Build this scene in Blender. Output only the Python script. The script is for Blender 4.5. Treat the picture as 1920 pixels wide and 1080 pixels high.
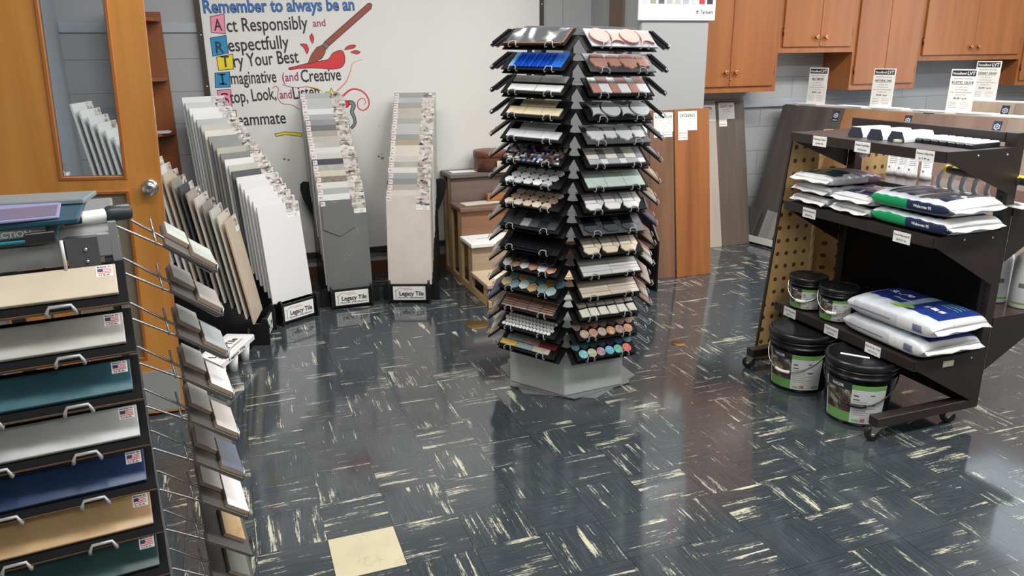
import bpy, bmesh, math, random
from mathutils import Vector, Matrix
for _o in list(bpy.data.objects): bpy.data.objects.remove(_o)
SC = bpy.context.scene
COL = SC.collection
PI = math.pi
rnd = random.Random(7)
def T(x, y, z): return Matrix.Translation((x, y, z))
def RX(a): return Matrix.Rotation(a, 4, 'X')
def RY(a): return Matrix.Rotation(a, 4, 'Y')
def RZ(a): return Matrix.Rotation(a, 4, 'Z')
def S3(x, y, z): return Matrix.Diagonal((x, y, z, 1))
def D2R(a): return a * PI / 180
def frame(o, x, y, z):
    m = Matrix.Identity(4)
    for i, c in enumerate((x, y, z)):
        for k in range(3): m[k][i] = c[k]
    for k in range(3): m[k][3] = o[k]
    return m
# ------------------------------------------------------------------ camera
cam = bpy.data.cameras.new('camera')
cam.sensor_width = 36.0
cam.lens = 1436.05 / 1920 * 36
cam.clip_start = 0.05
camo = bpy.data.objects.new('camera', cam)
COL.objects.link(camo)
_r = Vector((0.93901285, -0.3437134, -0.01076894))
_u = Vector((0.1099936, 0.27053329, 0.95640637))
_f = Vector((0.32581633, 0.89926238, -0.29184051))
camo.matrix_world = frame((0, 0, 1.58), _r, _u, -_f)
SC.camera = camo
# ------------------------------------------------------------------ view, world, room lamps
SC.view_settings.view_transform = 'Standard'
SC.view_settings.look = 'None'
SC.view_settings.gamma = 1.0
SC.view_settings.use_curve_mapping = False
SC.view_settings.exposure = -0.10
W = bpy.data.worlds.new('world')
W.use_nodes = True
W.node_tree.nodes['Background'].inputs[0].default_value = (0.75, 0.8, 0.9, 1)
W.node_tree.nodes['Background'].inputs[1].default_value = 0.3
SC.world = W
def area(name, loc, sx, sy, power, color=(1, 0.98, 0.955), rot=(0, 0, 0)):
    l = bpy.data.lights.new(name, 'AREA')
    l.shape = 'RECTANGLE'; l.size = sx; l.size_y = sy; l.energy = power; l.color = color
    o = bpy.data.objects.new(name, l); COL.objects.link(o)
    o.location = loc; o.rotation_euler = rot
    return o
CEIL = 3.0
for (lx, ly, pw) in ((0.3, 3.4, 44), (2.0, 3.4, 52), (3.9, 3.4, 56), (5.8, 3.4, 62),
                     (0.3, 1.0, 36), (2.0, 1.0, 44), (3.9, 1.0, 54), (5.8, 1.0, 44), (0.8, -1.6, 36), (3.6, -1.6, 40)):
    area('ceiling_lamp', (lx, ly, CEIL - 0.03), 1.2, 0.35, pw)
area('cool_ceiling_lamp', (7.25, 4.6, CEIL - 0.03), 1.7, 2.1, 22, (0.82, 0.9, 1.0))
area('window_daylight', (7.85, 2.6, 1.9), 3.6, 1.7, 60, (0.8, 0.9, 1.0), (0, PI / 2, 0))
# ------------------------------------------------------------------ materials
def lin(c):
    out = []
    for v in c[:3]:
        v = v / 255.0
        out.append(v / 12.92 if v <= 0.04045 else ((v + 0.055) / 1.055) ** 2.4)
    return (out[0], out[1], out[2], 1.0)
class Nt:
    def __init__(s, name):
        s.m = bpy.data.materials.new(name); s.m.use_nodes = True
        s.t = s.m.node_tree; s.b = s.t.nodes['Principled BSDF']
    def n(s, typ, **kw):
        x = s.t.nodes.new(typ)
        for k, v in kw.items(): setattr(x, k, v)
        return x
    def lk(s, a, b): s.t.links.new(a, b)
    def setin(s, sock, v):
        if isinstance(v, (int, float)): sock.default_value = v
        elif isinstance(v, (tuple, list)): sock.default_value = v
        else: s.lk(v, sock)
    def math(s, op, a, b=0.0, c=0.0):
        x = s.n('ShaderNodeMath', operation=op)
        s.setin(x.inputs[0], a); s.setin(x.inputs[1], b)
        if op in ('MULTIPLY_ADD', 'SMOOTH_MIN', 'SMOOTH_MAX'): s.setin(x.inputs[2], c)
        return x.outputs[0]
    def mix(s, f, a, b):
        x = s.n('ShaderNodeMix', data_type='RGBA')
        s.setin(x.inputs[0], f); s.setin(x.inputs[6], a); s.setin(x.inputs[7], b)
        return x.outputs[2]
    def mixf(s, f, a, b):
        x = s.n('ShaderNodeMix', data_type='FLOAT')
        s.setin(x.inputs[0], f); s.setin(x.inputs[2], a); s.setin(x.inputs[3], b)
        return x.outputs[0]
    def obj(s): return s.n('ShaderNodeTexCoord').outputs['Object']
    def rand(s): return s.n('ShaderNodeObjectInfo').outputs['Random']
    def comb(s, x, y, z):
        c = s.n('ShaderNodeCombineXYZ'); s.setin(c.inputs[0], x); s.setin(c.inputs[1], y); s.setin(c.inputs[2], z)
        return c.outputs[0]
    def sep(s, v):
        c = s.n('ShaderNodeSeparateXYZ'); s.lk(v, c.inputs[0]); return c.outputs
    def vmul(s, v, k):
        x = s.n('ShaderNodeVectorMath', operation='MULTIPLY'); s.lk(v, x.inputs[0]); x.inputs[1].default_value = k
        return x.outputs[0]
    def vadd(s, v, k):
        x = s.n('ShaderNodeVectorMath', operation='ADD'); s.lk(v, x.inputs[0]); s.setin(x.inputs[1], k)
        return x.outputs[0]
    def noise(s, v, sc, det=3.0, rough=0.55, dist=0.0):
        x = s.n('ShaderNodeTexNoise'); s.lk(v, x.inputs['Vector'])
        x.inputs['Scale'].default_value = sc; x.inputs['Detail'].default_value = det
        x.inputs['Roughness'].default_value = rough; x.inputs['Distortion'].default_value = dist
        return x.outputs['Fac']
    def ramp(s, f, stops, interp='LINEAR'):
        x = s.n('ShaderNodeValToRGB'); s.lk(f, x.inputs[0]); r = x.color_ramp; r.interpolation = interp
        while len(r.elements) < len(stops): r.elements.new(0.5)
        for e, (p, c) in zip(r.elements, stops):
            e.position = p; e.color = c if len(c) == 4 else (*c, 1)
        return x.outputs['Color']
    def bump(s, h, strength=0.2, dist=0.002):
        x = s.n('ShaderNodeBump'); s.lk(h, x.inputs['Height'])
        x.inputs['Strength'].default_value = strength; x.inputs['Distance'].default_value = dist
        s.lk(x.outputs[0], s.b.inputs['Normal'])
    def fin(s, col=None, rough=0.5, metal=0.0, coat=0.0):
        if col is not None: s.setin(s.b.inputs['Base Color'], col)
        s.setin(s.b.inputs['Roughness'], rough); s.setin(s.b.inputs['Metallic'], metal)
        if coat: s.b.inputs['Coat Weight'].default_value = coat; s.b.inputs['Coat Roughness'].default_value = 0.08
        return s.m
_mc = {}
def offs(N):
    r = N.rand()
    return N.comb(N.math('MULTIPLY', r, 37.0), N.math('MULTIPLY', r, 91.0), N.math('MULTIPLY', r, 13.0))
def paint(col, rough=0.5, metal=0.0, var=0.06, sc=18.0, coat=0.0, name='paint', spec=0.5):
    k = ('p', tuple(col), rough, metal, var, sc, coat, spec)
    if k not in _mc:
        N = Nt(name); c = lin(col)
        f = N.noise(N.obj(), sc, 3)
        a = tuple(max(0, x * (1 - var)) for x in c[:3]) + (1,); b = tuple(min(1, x * (1 + var)) for x in c[:3]) + (1,)
        _mc[k] = N.fin(N.mix(f, a, b), N.mixf(f, rough * 0.92, min(1, rough * 1.08)), metal, coat)
        N.b.inputs['Specular IOR Level'].default_value = spec
    return _mc[k]
def metal(col, rough=0.3, name='metal'): return paint(col, rough, 1.0, 0.05, 30, name=name)
def stone(col, var=0.1, vein=0.0, veincol=(235, 235, 235), rough=0.4, sc=5.0, name='stone', thin=0.012):
    k = ('s', tuple(col), var, vein, tuple(veincol), rough, sc, thin)
    if k not in _mc:
        N = Nt(name); c = lin(col); v = N.vadd(N.obj(), offs(N))
        f = N.noise(v, sc, 6, 0.6)
        a = tuple(max(0, x * (1 - 2.2 * var)) for x in c[:3]) + (1,); b = tuple(min(1, x * (1 + 1.6 * var)) for x in c[:3]) + (1,)
        colr = N.mix(N.ramp(f, [(0.3, (0, 0, 0)), (0.7, (1, 1, 1))]), a, b)
        if vein:
            g = N.noise(v, sc * 0.7, 4, 0.55, 1.2)
            d = N.math('ABSOLUTE', N.math('SUBTRACT', g, 0.5))
            mk = N.ramp(d, [(0.0, (1, 1, 1)), (thin, (0, 0, 0))])
            h = N.noise(v, sc * 0.9, 2)
            mk2 = N.math('MULTIPLY', N.math('MULTIPLY', mk, vein), N.ramp(h, [(0.45, (0, 0, 0)), (0.62, (1, 1, 1))]))
            colr = N.mix(mk2, colr, lin(veincol))
        _mc[k] = N.fin(colr, rough)
    return _mc[k]
def wood(col, dark, axis='Z', sc=1.0, rough=0.45, blotch=0.0, coat=0.0, name='wood'):
    k = ('w', tuple(col), tuple(dark), axis, sc, rough, blotch, coat)
    if k not in _mc:
        N = Nt(name); v = N.vadd(N.obj(), offs(N))
        st = {'X': (1.2, 22, 22), 'Y': (22, 1.2, 22), 'Z': (22, 22, 1.2)}[axis]
        g = N.noise(N.vmul(v, tuple(q * sc for q in st)), 1.0, 5, 0.62, 0.4)
        st2 = {'X': (0.7, 5, 5), 'Y': (5, 0.7, 5), 'Z': (5, 5, 0.7)}[axis]
        h = N.noise(N.vmul(v, tuple(q * sc for q in st2)), 1.0, 3, 0.5, 0.8)
        f = N.math('ADD', N.math('MULTIPLY', g, 0.6), N.math('MULTIPLY', h, 0.4 + blotch))
        fr = N.ramp(f, [(0.36, (0, 0, 0)), (0.64 + blotch * 0.4, (1, 1, 1))])
        _mc[k] = N.fin(N.mix(fr, lin(dark), lin(col)), rough, 0, coat)
        N.bump(g, 0.08, 0.001)
    return _mc[k]
def photo_mat():
    if 'photo' not in _mc:
        N = Nt('printed_photo'); v = N.vadd(N.obj(), offs(N))
        x = N.n('ShaderNodeTexVoronoi', distance='MANHATTAN'); N.lk(N.vmul(v, (0.8, 1.0, 1.5)), x.inputs['Vector']); x.inputs['Scale'].default_value = 46
        f = N.sep(x.outputs['Color'])[0]
        c = N.ramp(f, [(0.0, lin((70, 64, 64))), (0.18, lin((150, 132, 124))), (0.36, lin((206, 198, 192))), (0.55, lin((172, 162, 156))), (0.72, lin((226, 222, 218))), (0.9, lin((110, 92, 84)))], 'CONSTANT')
        g = N.ramp(N.noise(v, 22, 2), [(0.4, (0, 0, 0)), (0.6, (1, 1, 1))])
        _mc['photo'] = N.fin(N.mix(N.math('MULTIPLY', g, 0.75), c, lin((214, 208, 203))), 0.35)
    return _mc['photo']
# ------------------------------------------------------------------ mesh builder
class MB:
    def __init__(s): s.v = []; s.f = []; s.mi = []; s.sm = []
    def add(s, vs, fs, M=None, mi=0, sm=False):
        b = len(s.v)
        s.v += [(M @ Vector(p)) if M is not None else Vector(p) for p in vs]
        for k, f in enumerate(fs):
            s.f.append([b + i for i in f]); s.mi.append(mi[k] if isinstance(mi, list) else mi); s.sm.append(sm)
        return s
    def box(s, x0, x1, y0, y1, z0, z1, M=None, mi=0):
        v = [(x0, y0, z0), (x1, y0, z0), (x1, y1, z0), (x0, y1, z0), (x0, y0, z1), (x1, y0, z1), (x1, y1, z1), (x0, y1, z1)]
        return s.add(v, [(0, 3, 2, 1), (4, 5, 6, 7), (0, 1, 5, 4), (1, 2, 6, 5), (2, 3, 7, 6), (3, 0, 4, 7)], M, mi)
    def prism(s, poly, z0, z1, M=None, mi=0):
        n = len(poly)
        a = sum(poly[i][0] * poly[(i + 1) % n][1] - poly[(i + 1) % n][0] * poly[i][1] for i in range(n))
        if a < 0: poly = list(reversed(poly))
        v = [(p[0], p[1], z0) for p in poly] + [(p[0], p[1], z1) for p in poly]
        f = [tuple(reversed(range(n))), tuple(range(n, 2 * n))] + [(i, (i + 1) % n, n + (i + 1) % n, n + i) for i in range(n)]
        return s.add(v, f, M, mi)
    def lathe(s, prof, seg=32, M=None, mi=0, a0=0.0, a1=2 * PI, sm=True):
        full = abs(a1 - a0 - 2 * PI) < 1e-6
        k = seg if full else seg + 1
        v = []; f = []
        for r, z in prof:
            for i in range(k):
                a = a0 + (a1 - a0) * i / seg; v.append((r * math.cos(a), r * math.sin(a), z))
        for j in range(len(prof) - 1):
            for i in range(seg):
                i2 = (i + 1) % k
                f.append((j * k + i, j * k + i2, (j + 1) * k + i2, (j + 1) * k + i))
        return s.add(v, f, M, mi, sm)
    def tube(s, pts, r, seg=8, M=None, mi=0):
        pts = [Vector(p) for p in pts]; n = len(pts); v = []; f = []
        up = Vector((0, 0, 1)); prev = None
        for i, p in enumerate(pts):
            d = (pts[min(i + 1, n - 1)] - pts[max(i - 1, 0)]).normalized()
            if prev is None:
                a = d.cross(up)
                if a.length < 1e-3: a = d.cross(Vector((1, 0, 0)))
            else:
                a = prev - d * prev.dot(d)
            a.normalize(); prev = a; b = d.cross(a)
            for q in range(seg):
                t = 2 * PI * q / seg; v.append(p + (a * math.cos(t) + b * math.sin(t)) * r)
        for i in range(n - 1):
            for q in range(seg):
                f.append((i * seg + q, i * seg + (q + 1) % seg, (i + 1) * seg + (q + 1) % seg, (i + 1) * seg + q))
        f.append(tuple(reversed(range(seg)))); f.append(tuple(range((n - 1) * seg, n * seg)))
        return s.add(v, f, M, mi, True)
    def build(s, name, mats, parent=None, M=None, bevel=0.0, seg=1):
        me = bpy.data.meshes.new(name)
        me.from_pydata([tuple(p) for p in s.v], [], s.f)
        if not isinstance(mats, (list, tuple)): mats = [mats]
        for m in mats: me.materials.append(m)
        for p, mi, sm in zip(me.polygons, s.mi, s.sm): p.material_index = mi; p.use_smooth = sm
        me.validate(); me.update()
        o = bpy.data.objects.new(name, me); COL.objects.link(o)
        if parent is not None: o.parent = parent
        if M is not None: o.matrix_basis = M
        if bevel:
            b = o.modifiers.new('bevel', 'BEVEL'); b.width = bevel; b.segments = seg; b.limit_method = 'ANGLE'; b.angle_limit = 0.7
        return o
def tag(o, label, cat, group=None, kind=None):
    if label: o['label'] = label
    if cat: o['category'] = cat
    if group: o['group'] = group
    if kind: o['kind'] = kind
    return o
def thing(name, label, cat, M, group=None):
    o = bpy.data.objects.new(name, None); o.empty_display_size = 0.05
    COL.objects.link(o); o.matrix_basis = M
    return tag(o, label, cat, group)
def struct(o): o['kind'] = 'structure'; return o
def bx(name, m, x0, x1, y0, y1, z0, z1, parent=None, M=None, bevel=0.0): return MB().box(x0, x1, y0, y1, z0, z1).build(name, m, parent, M, bevel)
_tc = {}
def text(s, parent, M, cap, m, width=None, align='L', bold=0.0, name='lettering', extr=0.0004, warp=None, shear=0.0):
    k = (s, bold, shear)
    if k not in _tc:
        cu = bpy.data.curves.new('lettering', 'FONT'); cu.body = s; cu.size = 1.0; cu.offset = bold; cu.extrude = 0.0; cu.shear = shear
        cu.resolution_u = 3
        o = bpy.data.objects.new('lettering', cu); COL.objects.link(o)
        bpy.context.view_layer.update()
        me = bpy.data.meshes.new_from_object(o.evaluated_get(bpy.context.evaluated_depsgraph_get()))
        _tc[k] = ([v.co.copy() for v in me.vertices], [tuple(p.vertices) for p in me.polygons])
        bpy.data.objects.remove(o); bpy.data.curves.remove(cu); bpy.data.meshes.remove(me)
    vs, fs = _tc[k]
    xs = [v.x for v in vs]; x0, x1 = min(xs), max(xs)
    sy = cap / 0.73; sx = sy if width is None else width / max(1e-6, x1 - x0)
    off = {'L': 0, 'C': -0.5, 'R': -1}[align] * (x1 - x0) * sx
    b = MB(); P = [((v.x - x0) * sx + off, v.y * sy, extr) for v in vs]
    if warp: P = [warp(p) for p in P]
    b.add(P, fs)
    return b.build(name, m, parent, M)
ORD = ['first', 'second', 'third', 'fourth', 'fifth', 'sixth', 'seventh', 'eighth', 'ninth', 'tenth', 'eleventh', 'twelfth', 'thirteenth', 'fourteenth', 'fifteenth', 'sixteenth', 'seventeenth', 'eighteenth', 'nineteenth', 'twentieth']
INK = paint((30, 30, 34), 0.5, name='black_print')
GREYINK = paint((120, 120, 124), 0.5, name='grey_print')
PAPER = paint((240, 240, 236), 0.55, var=0.02, name='white_paper')
BLACK = paint((22, 22, 25), 0.45, name='black_board')
WHITEINK = paint((245, 245, 245), 0.5, name='white_print')
CHROME = metal((205, 205, 205), 0.22, 'chrome')
WIRE = metal((150, 150, 152), 0.35, 'grey_wire')
def flag(parent, x, y, z, w, h, words=True):
    """sticker lying in the local xy plane, lower left corner at x, y"""
    st = MB().box(x, x + w, y, y + h, z, z + 0.0003).build('flag_sticker', PAPER, parent)
    b = MB(); z += 0.0003
    fx0, fx1, fy0, fy1 = x + w * 0.08, x + w * 0.92, y + h * 0.27, y + h * 0.73
    n = 7
    for i in range(n):
        b.box(fx0, fx1, fy0 + (fy1 - fy0) * i / n, fy0 + (fy1 - fy0) * (i + 1) / n, z, z + 0.0001, mi=i % 2)
    b.box(fx0, fx0 + (fx1 - fx0) * 0.4, fy0 + (fy1 - fy0) * 0.43, fy1, z, z + 0.0002, mi=2)
    b.build('flag_print', [paint((205, 60, 75), 0.5), PAPER, paint((60, 62, 110), 0.5)], st)
    if words:
        text('MADE IN', st, T(x + w * 0.5, y + h * 0.8, z + 0.0001), h * 0.14, INK, w * 0.84, 'C', 0.02)
        text('U.S.A.', st, T(x + w * 0.5, y + h * 0.06, z + 0.0001), h * 0.15, INK, w * 0.7, 'C', 0.02)
    return st
# ------------------------------------------------------------------ floor
TS = 0.2286
def floor_mat():
    N = Nt('vinyl_floor_tiles')
    x, y, z = N.sep(N.obj())
    tx = N.math('SUBTRACT', N.math('DIVIDE', x, TS), 0.72128); ty = N.math('SUBTRACT', N.math('DIVIDE', y, TS), 9.218)
    ix = N.math('FLOOR', tx); iy = N.math('FLOOR', ty)
    fx = N.math('SUBTRACT', tx, ix); fy = N.math('SUBTRACT', ty, iy)
    par = N.math('FLOORED_MODULO', N.math('ADD', ix, iy), 2.0)        # odd: streaks run along x
    al = N.mixf(par, fy, fx); ac = N.mixf(par, fx, fy)
    wn = N.n('ShaderNodeTexWhiteNoise', noise_dimensions='2D'); N.lk(N.comb(ix, iy, 0), wn.inputs['Vector'])
    r1, r2, r3 = N.sep(wn.outputs['Color'])[0:3]
    def sn(sa, sb, det, k, rough=0.6, dist=0.0):
        v = N.comb(N.math('ADD', N.math('MULTIPLY', al, sa), N.math('MULTIPLY', r1, 50.0 + k)), N.math('ADD', N.math('MULTIPLY', ac, sb), N.math('MULTIPLY', r2, 70.0 + k)), N.math('MULTIPLY', r3, 30.0 + k))
        return N.noise(v, 1.0, det, rough, dist)
    fine = sn(1.6, 32.0, 6, 1, 0.74, 0.25)
    band = sn(0.6, 8.0, 2, 7, 0.5, 0.2)
    patch = sn(1.7, 2.2, 1, 13)
    q = N.math('ADD', N.math('MULTIPLY', fine, 0.46), N.math('ADD', N.math('MULTIPLY', band, 0.42), N.math('MULTIPLY', patch, 0.2)))
    q = N.math('ADD', q, N.math('MULTIPLY', r3, 0.05))
    q = N.math('ADD', q, N.math('MULTIPLY', N.math('SUBTRACT', sn(16.0, 34.0, 3, 29, 0.7), 0.5), 0.16))
    mk = N.ramp(q, [(0.640, (0, 0, 0)), (0.660, (0.6, 0.6, 0.6)), (0.70, (1, 1, 1))])
    soft = N.ramp(sn(2.0, 34.0, 4, 19, 0.65), [(0.42, (0, 0, 0)), (0.72, (1, 1, 1))])
    base = N.mix(N.math('MULTIPLY', soft, 0.5), lin((50, 57, 62)), lin((84, 91, 95)))
    base = N.mix(N.math('MULTIPLY', r1, 0.35), base, lin((66, 72, 76)))
    col = N.mix(mk, base, N.mix(fine, lin((168, 167, 146)), lin((214, 211, 186))))
    ed = N.math('MINIMUM', N.math('MINIMUM', fx, N.math('SUBTRACT', 1.0, fx)), N.math('MINIMUM', fy, N.math('SUBTRACT', 1.0, fy)))
    seam = N.math('LESS_THAN', ed, 0.004)
    col = N.mix(N.math('MULTIPLY', seam, 0.75), col, lin((14, 15, 17)))
    haze = N.noise(N.obj(), 1.6, 3)
    N.bump(N.noise(N.obj(), 3.5, 2), 0.02, 0.01)
    N.b.inputs['IOR'].default_value = 1.75
    return N.fin(col, N.mixf(haze, 0.05, 0.13))
XW0, XW1, YW0, YW1 = -2.6, 8.0, -4.0, 5.6
fl = MB().box(XW0, XW1, YW0, YW1, -0.05, 0.0).build('floor', floor_mat()); struct(fl)
# ------------------------------------------------------------------ walls
def block_mat():
    N = Nt('painted_block_wall'); x, y, z = N.sep(N.obj())
    u = N.math('ADD', x, y)
    br = N.n('ShaderNodeTexBrick'); N.lk(N.comb(u, N.math('ADD', z, 0.065), 0), br.inputs['Vector'])
    br.inputs['Scale'].default_value = 1.0; br.inputs['Brick Width'].default_value = 0.62; br.inputs['Row Height'].default_value = 0.205
    br.inputs['Mortar Size'].default_value = 0.0028; br.inputs['Mortar Smooth'].default_value = 0.4
    br.inputs['Color1'].default_value = lin((166, 168, 170)); br.inputs['Color2'].default_value = lin((161, 163, 165)); br.inputs['Mortar'].default_value = lin((114, 117, 120))
    f = N.noise(N.obj(), 3, 3)
    col = N.mix(N.math('MULTIPLY', f, 0.25), br.outputs['Color'], lin((152, 154, 156)))
    N.bump(br.outputs['Fac'], -0.4, 0.004)
    return N.fin(col, 0.5)
BLK = block_mat()
SMOOTHW = paint((165, 173, 180), 0.5, var=0.03, sc=2, name='painted_wall')
CREAMW = paint((205, 203, 196), 0.6, var=0.03, sc=2, name='cream_wall')
struct(bx('wall_back', BLK, XW0, XW1, 5.6, 5.72, 0, CEIL))
struct(bx('wall_left', SMOOTHW, -1.02, -0.905, 3.64, 5.6, 0, CEIL))
struct(bx('wall_side', SMOOTHW, XW0, -1.02, 3.64, 3.76, 0, CEIL))
struct(bx('wall_far_left', CREAMW, XW0 - 0.1, XW0, YW0, 3.7, 0, CEIL))
struct(bx('wall_front', CREAMW, XW0, XW1, YW0 - 0.1, YW0, 0, CEIL))
# right wall with a window opening, outside the frame: its daylight glows on the floor
struct(MB().box(XW1, XW1 + 0.12, YW0, 0.6, 0, CEIL).box(XW1, XW1 + 0.12, 4.6, 5.6, 0, CEIL).box(XW1, XW1 + 0.12, 0.6, 4.6, 0, 0.95).box(XW1, XW1 + 0.12, 0.6, 4.6, 2.85, CEIL).build('wall_right', CREAMW))
struct(bx('ceiling', paint((226, 226, 222), 0.7, var=0.03, name='ceiling_board'), XW0, XW1, YW0, YW1, CEIL, CEIL + 0.05))
BASEB = paint((96, 62, 46), 0.4, name='brown_cove_base')
struct(bx('baseboard_back', BASEB, -0.905, 2.695, 5.588, 5.6, 0, 0.105))
struct(bx('baseboard_right', BASEB, 3.227, 8.0, 5.588, 5.6, 0, 0.105))
struct(bx('trim_1', SMOOTHW, -0.905, -0.08, 5.585, 5.6, 1.735, 1.80, bevel=0.004))
struct(bx('trim_2', SMOOTHW, 3.227, 4.9, 5.57, 5.6, 1.125, 1.195, bevel=0.004))
# pillar
PIL = paint((160, 162, 163), 0.45, var=0.03, sc=3, name='grey_pillar_paint')
struct(bx('wall_pillar', PIL, 2.695, 3.227, 4.82, 5.6, 0, CEIL, bevel=0.006))
struct(bx('trim_3', wood((120, 100, 84), (92, 76, 64), 'Z'), 2.675, 2.695, 5.06, 5.26, 0, CEIL))
# single cream tile in the floor and the bronze plates
ct = MB().box(0.002, TS - 0.002, 0.002, TS - 0.002, 0, 0.0012).build('floor_tile', stone((196, 187, 158), 0.04, 0.5, (168, 152, 118), 0.3, 9, thin=0.02), None, T((0.72128 + 0) * TS, 9.218 * TS, 0))
tag(ct, 'single plain cream floor tile set among the dark streaked floor tiles', 'floor tile')
BRZ = metal((150, 118, 74), 0.45, 'bronze')
for (px, py, pr_, lab) in ((1.30, 4.22, 0.072, 'larger round bronze floor plate left of the tile tower base'), (2.27, 3.50, 0.042, 'small round bronze floor plate between tile tower and rolling shelf cart')):
    g = thing('floor_plate', lab, 'floor plate', T(px, py, 0), 'bronze floor plates')
    MB().lathe([(0, 0), (pr_, 0), (pr_, 0.002), (pr_ * 0.96, 0.004), (0, 0.004)], 40).build('plate', BRZ, g)
    MB().lathe([(0, 0.004), (0.010, 0.004), (0.009, 0.006), (0, 0.0062)], 16).build('screw', paint((60, 48, 34), 0.5), g)
# ------------------------------------------------------------------ whiteboard with the drawn mural
YB = 5.572
wbt = thing('whiteboard', 'large white wall board with hand lettered message and painted brush mural', 'whiteboard', T(0, 5.6, 0))
FR = paint((58, 46, 42), 0.45, name='dark_brown_frame')
Mw = Matrix.Identity(4)
def wbx(name, m, x0, x1, z0, z1, d0, d1): return MB().box(x0, x1, -d1, -d0, z0, z1).build(name, m, wbt)
wbx('panel', stone((222, 221, 217), 0.012, 0, rough=0.3, sc=1.2), -0.08, 2.26, 0.22, 2.32, 0.0, 0.026)
wbx('frame', FR, -0.115, -0.08, 0.19, 2.34, 0.0, 0.034)
wbx('frame', FR, 2.26, 2.292, 0.19, 2.34, 0.0, 0.034)
wbx('frame', FR, -0.08, 2.26, 0.19, 0.22, 0.0, 0.045)
wbx('frame', FR, -0.08, 2.26, 2.32, 2.34, 0.0, 0.034)
b = MB()
for zz in (1.72, 1.40):
    b.lathe([(0, 0), (0.008, 0), (0.006, 0.004), (0, 0.005)], 12, T(-0.097, -0.034, zz) @ RX(PI / 2))
b.lathe([(0, 0), (0.008, 0), (0.006, 0.004), (0, 0.005)], 12, T(2.276, -0.034, 1.93) @ RX(PI / 2))
b.build('screws', CHROME, wbt)
def wtext(s, p0, p1, cap, m, bold=0.012, z=0.0268):
    a = math.atan2(p1[1] - p0[1], p1[0] - p0[0]); w = math.hypot(p1[0] - p0[0], p1[1] - p0[1])
    return text(s, wbt, T(p0[0], -z, p0[1]) @ RX(PI / 2) @ RZ(a), cap, m, w, 'L', bold)
MK = paint((44, 42, 46), 0.5, name='marker_ink'); MAG = paint((150, 52, 100), 0.5, name='magenta_marker')
BLU = paint((42, 108, 178), 0.5, name='blue_marker')
def wpoly(name, m, pts, z=0.0264, outline=None, ow=0.004):
    c = Vector((sum(p[0] for p in pts) / len(pts), sum(p[1] for p in pts) / len(pts)))
    b = MB(); n = len(pts)
    v = [(p[0], -z, p[1]) for p in pts]
    b.add(v, [tuple(range(n))])
    o = b.build(name, m, wbt)
    if outline:
        ol = MB()
        for i in range(n):
            p, q = Vector(pts[i]), Vector(pts[(i + 1) % n]); d = (q - p).normalized() * ow * 0.5; e = Vector((-d.y, d.x))
            P = [p - d - e, q + d - e, q + d + e, p - d + e]
            ol.add([(k.x, -z - 0.0003, k.y) for k in P], [(0, 1, 2, 3)])
        ol.build(name + '_outline', outline, wbt)
    return o
def smooth(pts, k=6):
    out = []; n = len(pts)
    for i in range(n - 1):
        p0 = Vector(pts[max(i - 1, 0)]); p1 = Vector(pts[i]); p2 = Vector(pts[i + 1]); p3 = Vector(pts[min(i + 2, n - 1)])
        for j in range(k):
            t = j / k
            out.append(tuple(0.5 * ((2 * p1) + (p2 - p0) * t + (2 * p0 - 5 * p1 + 4 * p2 - p3) * t * t + (3 * p1 - p0 - 3 * p2 + p3) * t ** 3)))
    out.append(tuple(pts[-1])); return out
def wline(name, m, pts, w, w2=None, z=0.0262):
    P = [Vector(p) for p in smooth(pts)]; b = MB(); n = len(P); v = []
    for i, p in enumerate(P):
        d = (P[min(i + 1, n - 1)] - P[max(i - 1, 0)]).normalized(); e = Vector((-d.y, d.x)); ww = (w + ((w2 if w2 else w) - w) * i / (n - 1)) * 0.5
        v += [((p + e * ww).x, -z, (p + e * ww).y), ((p - e * ww).x, -z, (p - e * ww).y)]
    b.add(v, [(2 * i, 2 * i + 1, 2 * i + 3, 2 * i + 2) for i in range(n - 1)])
    return b.build(name, m, wbt)
# black-edged blue heading: a dark line behind a blue one
wtext('Remember to always be an', (-0.063, 1.855), (0.902, 1.879), 0.082, MK, 0.035, 0.0263)
wtext('Remember to always be an', (-0.061, 1.856), (0.899, 1.880), 0.082, BLU, 0.012, 0.0268)
wtext('ct Responsibly', (0.067, 1.739), (0.583, 1.758), 0.088, MK); wtext('and', (0.616, 1.772), (0.700, 1.776), 0.05, MAG)
wtext('espectfully', (0.063, 1.617), (0.45, 1.636), 0.088, MK)
wtext('ry Your Best', (0.086, 1.517), (0.505, 1.543), 0.088, MK)
wtext('maginative', (0.056, 1.41), (0.347, 1.417), 0.085, MK); wtext('(and', (0.385, 1.42), (0.491, 1.425), 0.06, MAG); wtext('Creative', (0.508, 1.414), (0.778, 1.422), 0.085, MK)
wtext('top, Look,', (0.039, 1.288), (0.335, 1.306), 0.085, MK); wtext('and', (0.357, 1.308), (0.438, 1.31), 0.06, MAG); wtext('Listen', (0.448, 1.302), (0.624, 1.315), 0.085, MK)
wtext('eammate', (0.068, 1.138), (0.383, 1.144), 0.085, MK)
PNK, CYN, YEL = paint((236, 142, 168), 0.5, name='pink_marker'), paint((32, 140, 190), 0.5, name='cyan_marker'), paint((232, 210, 40), 0.5, name='yellow_marker')
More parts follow.
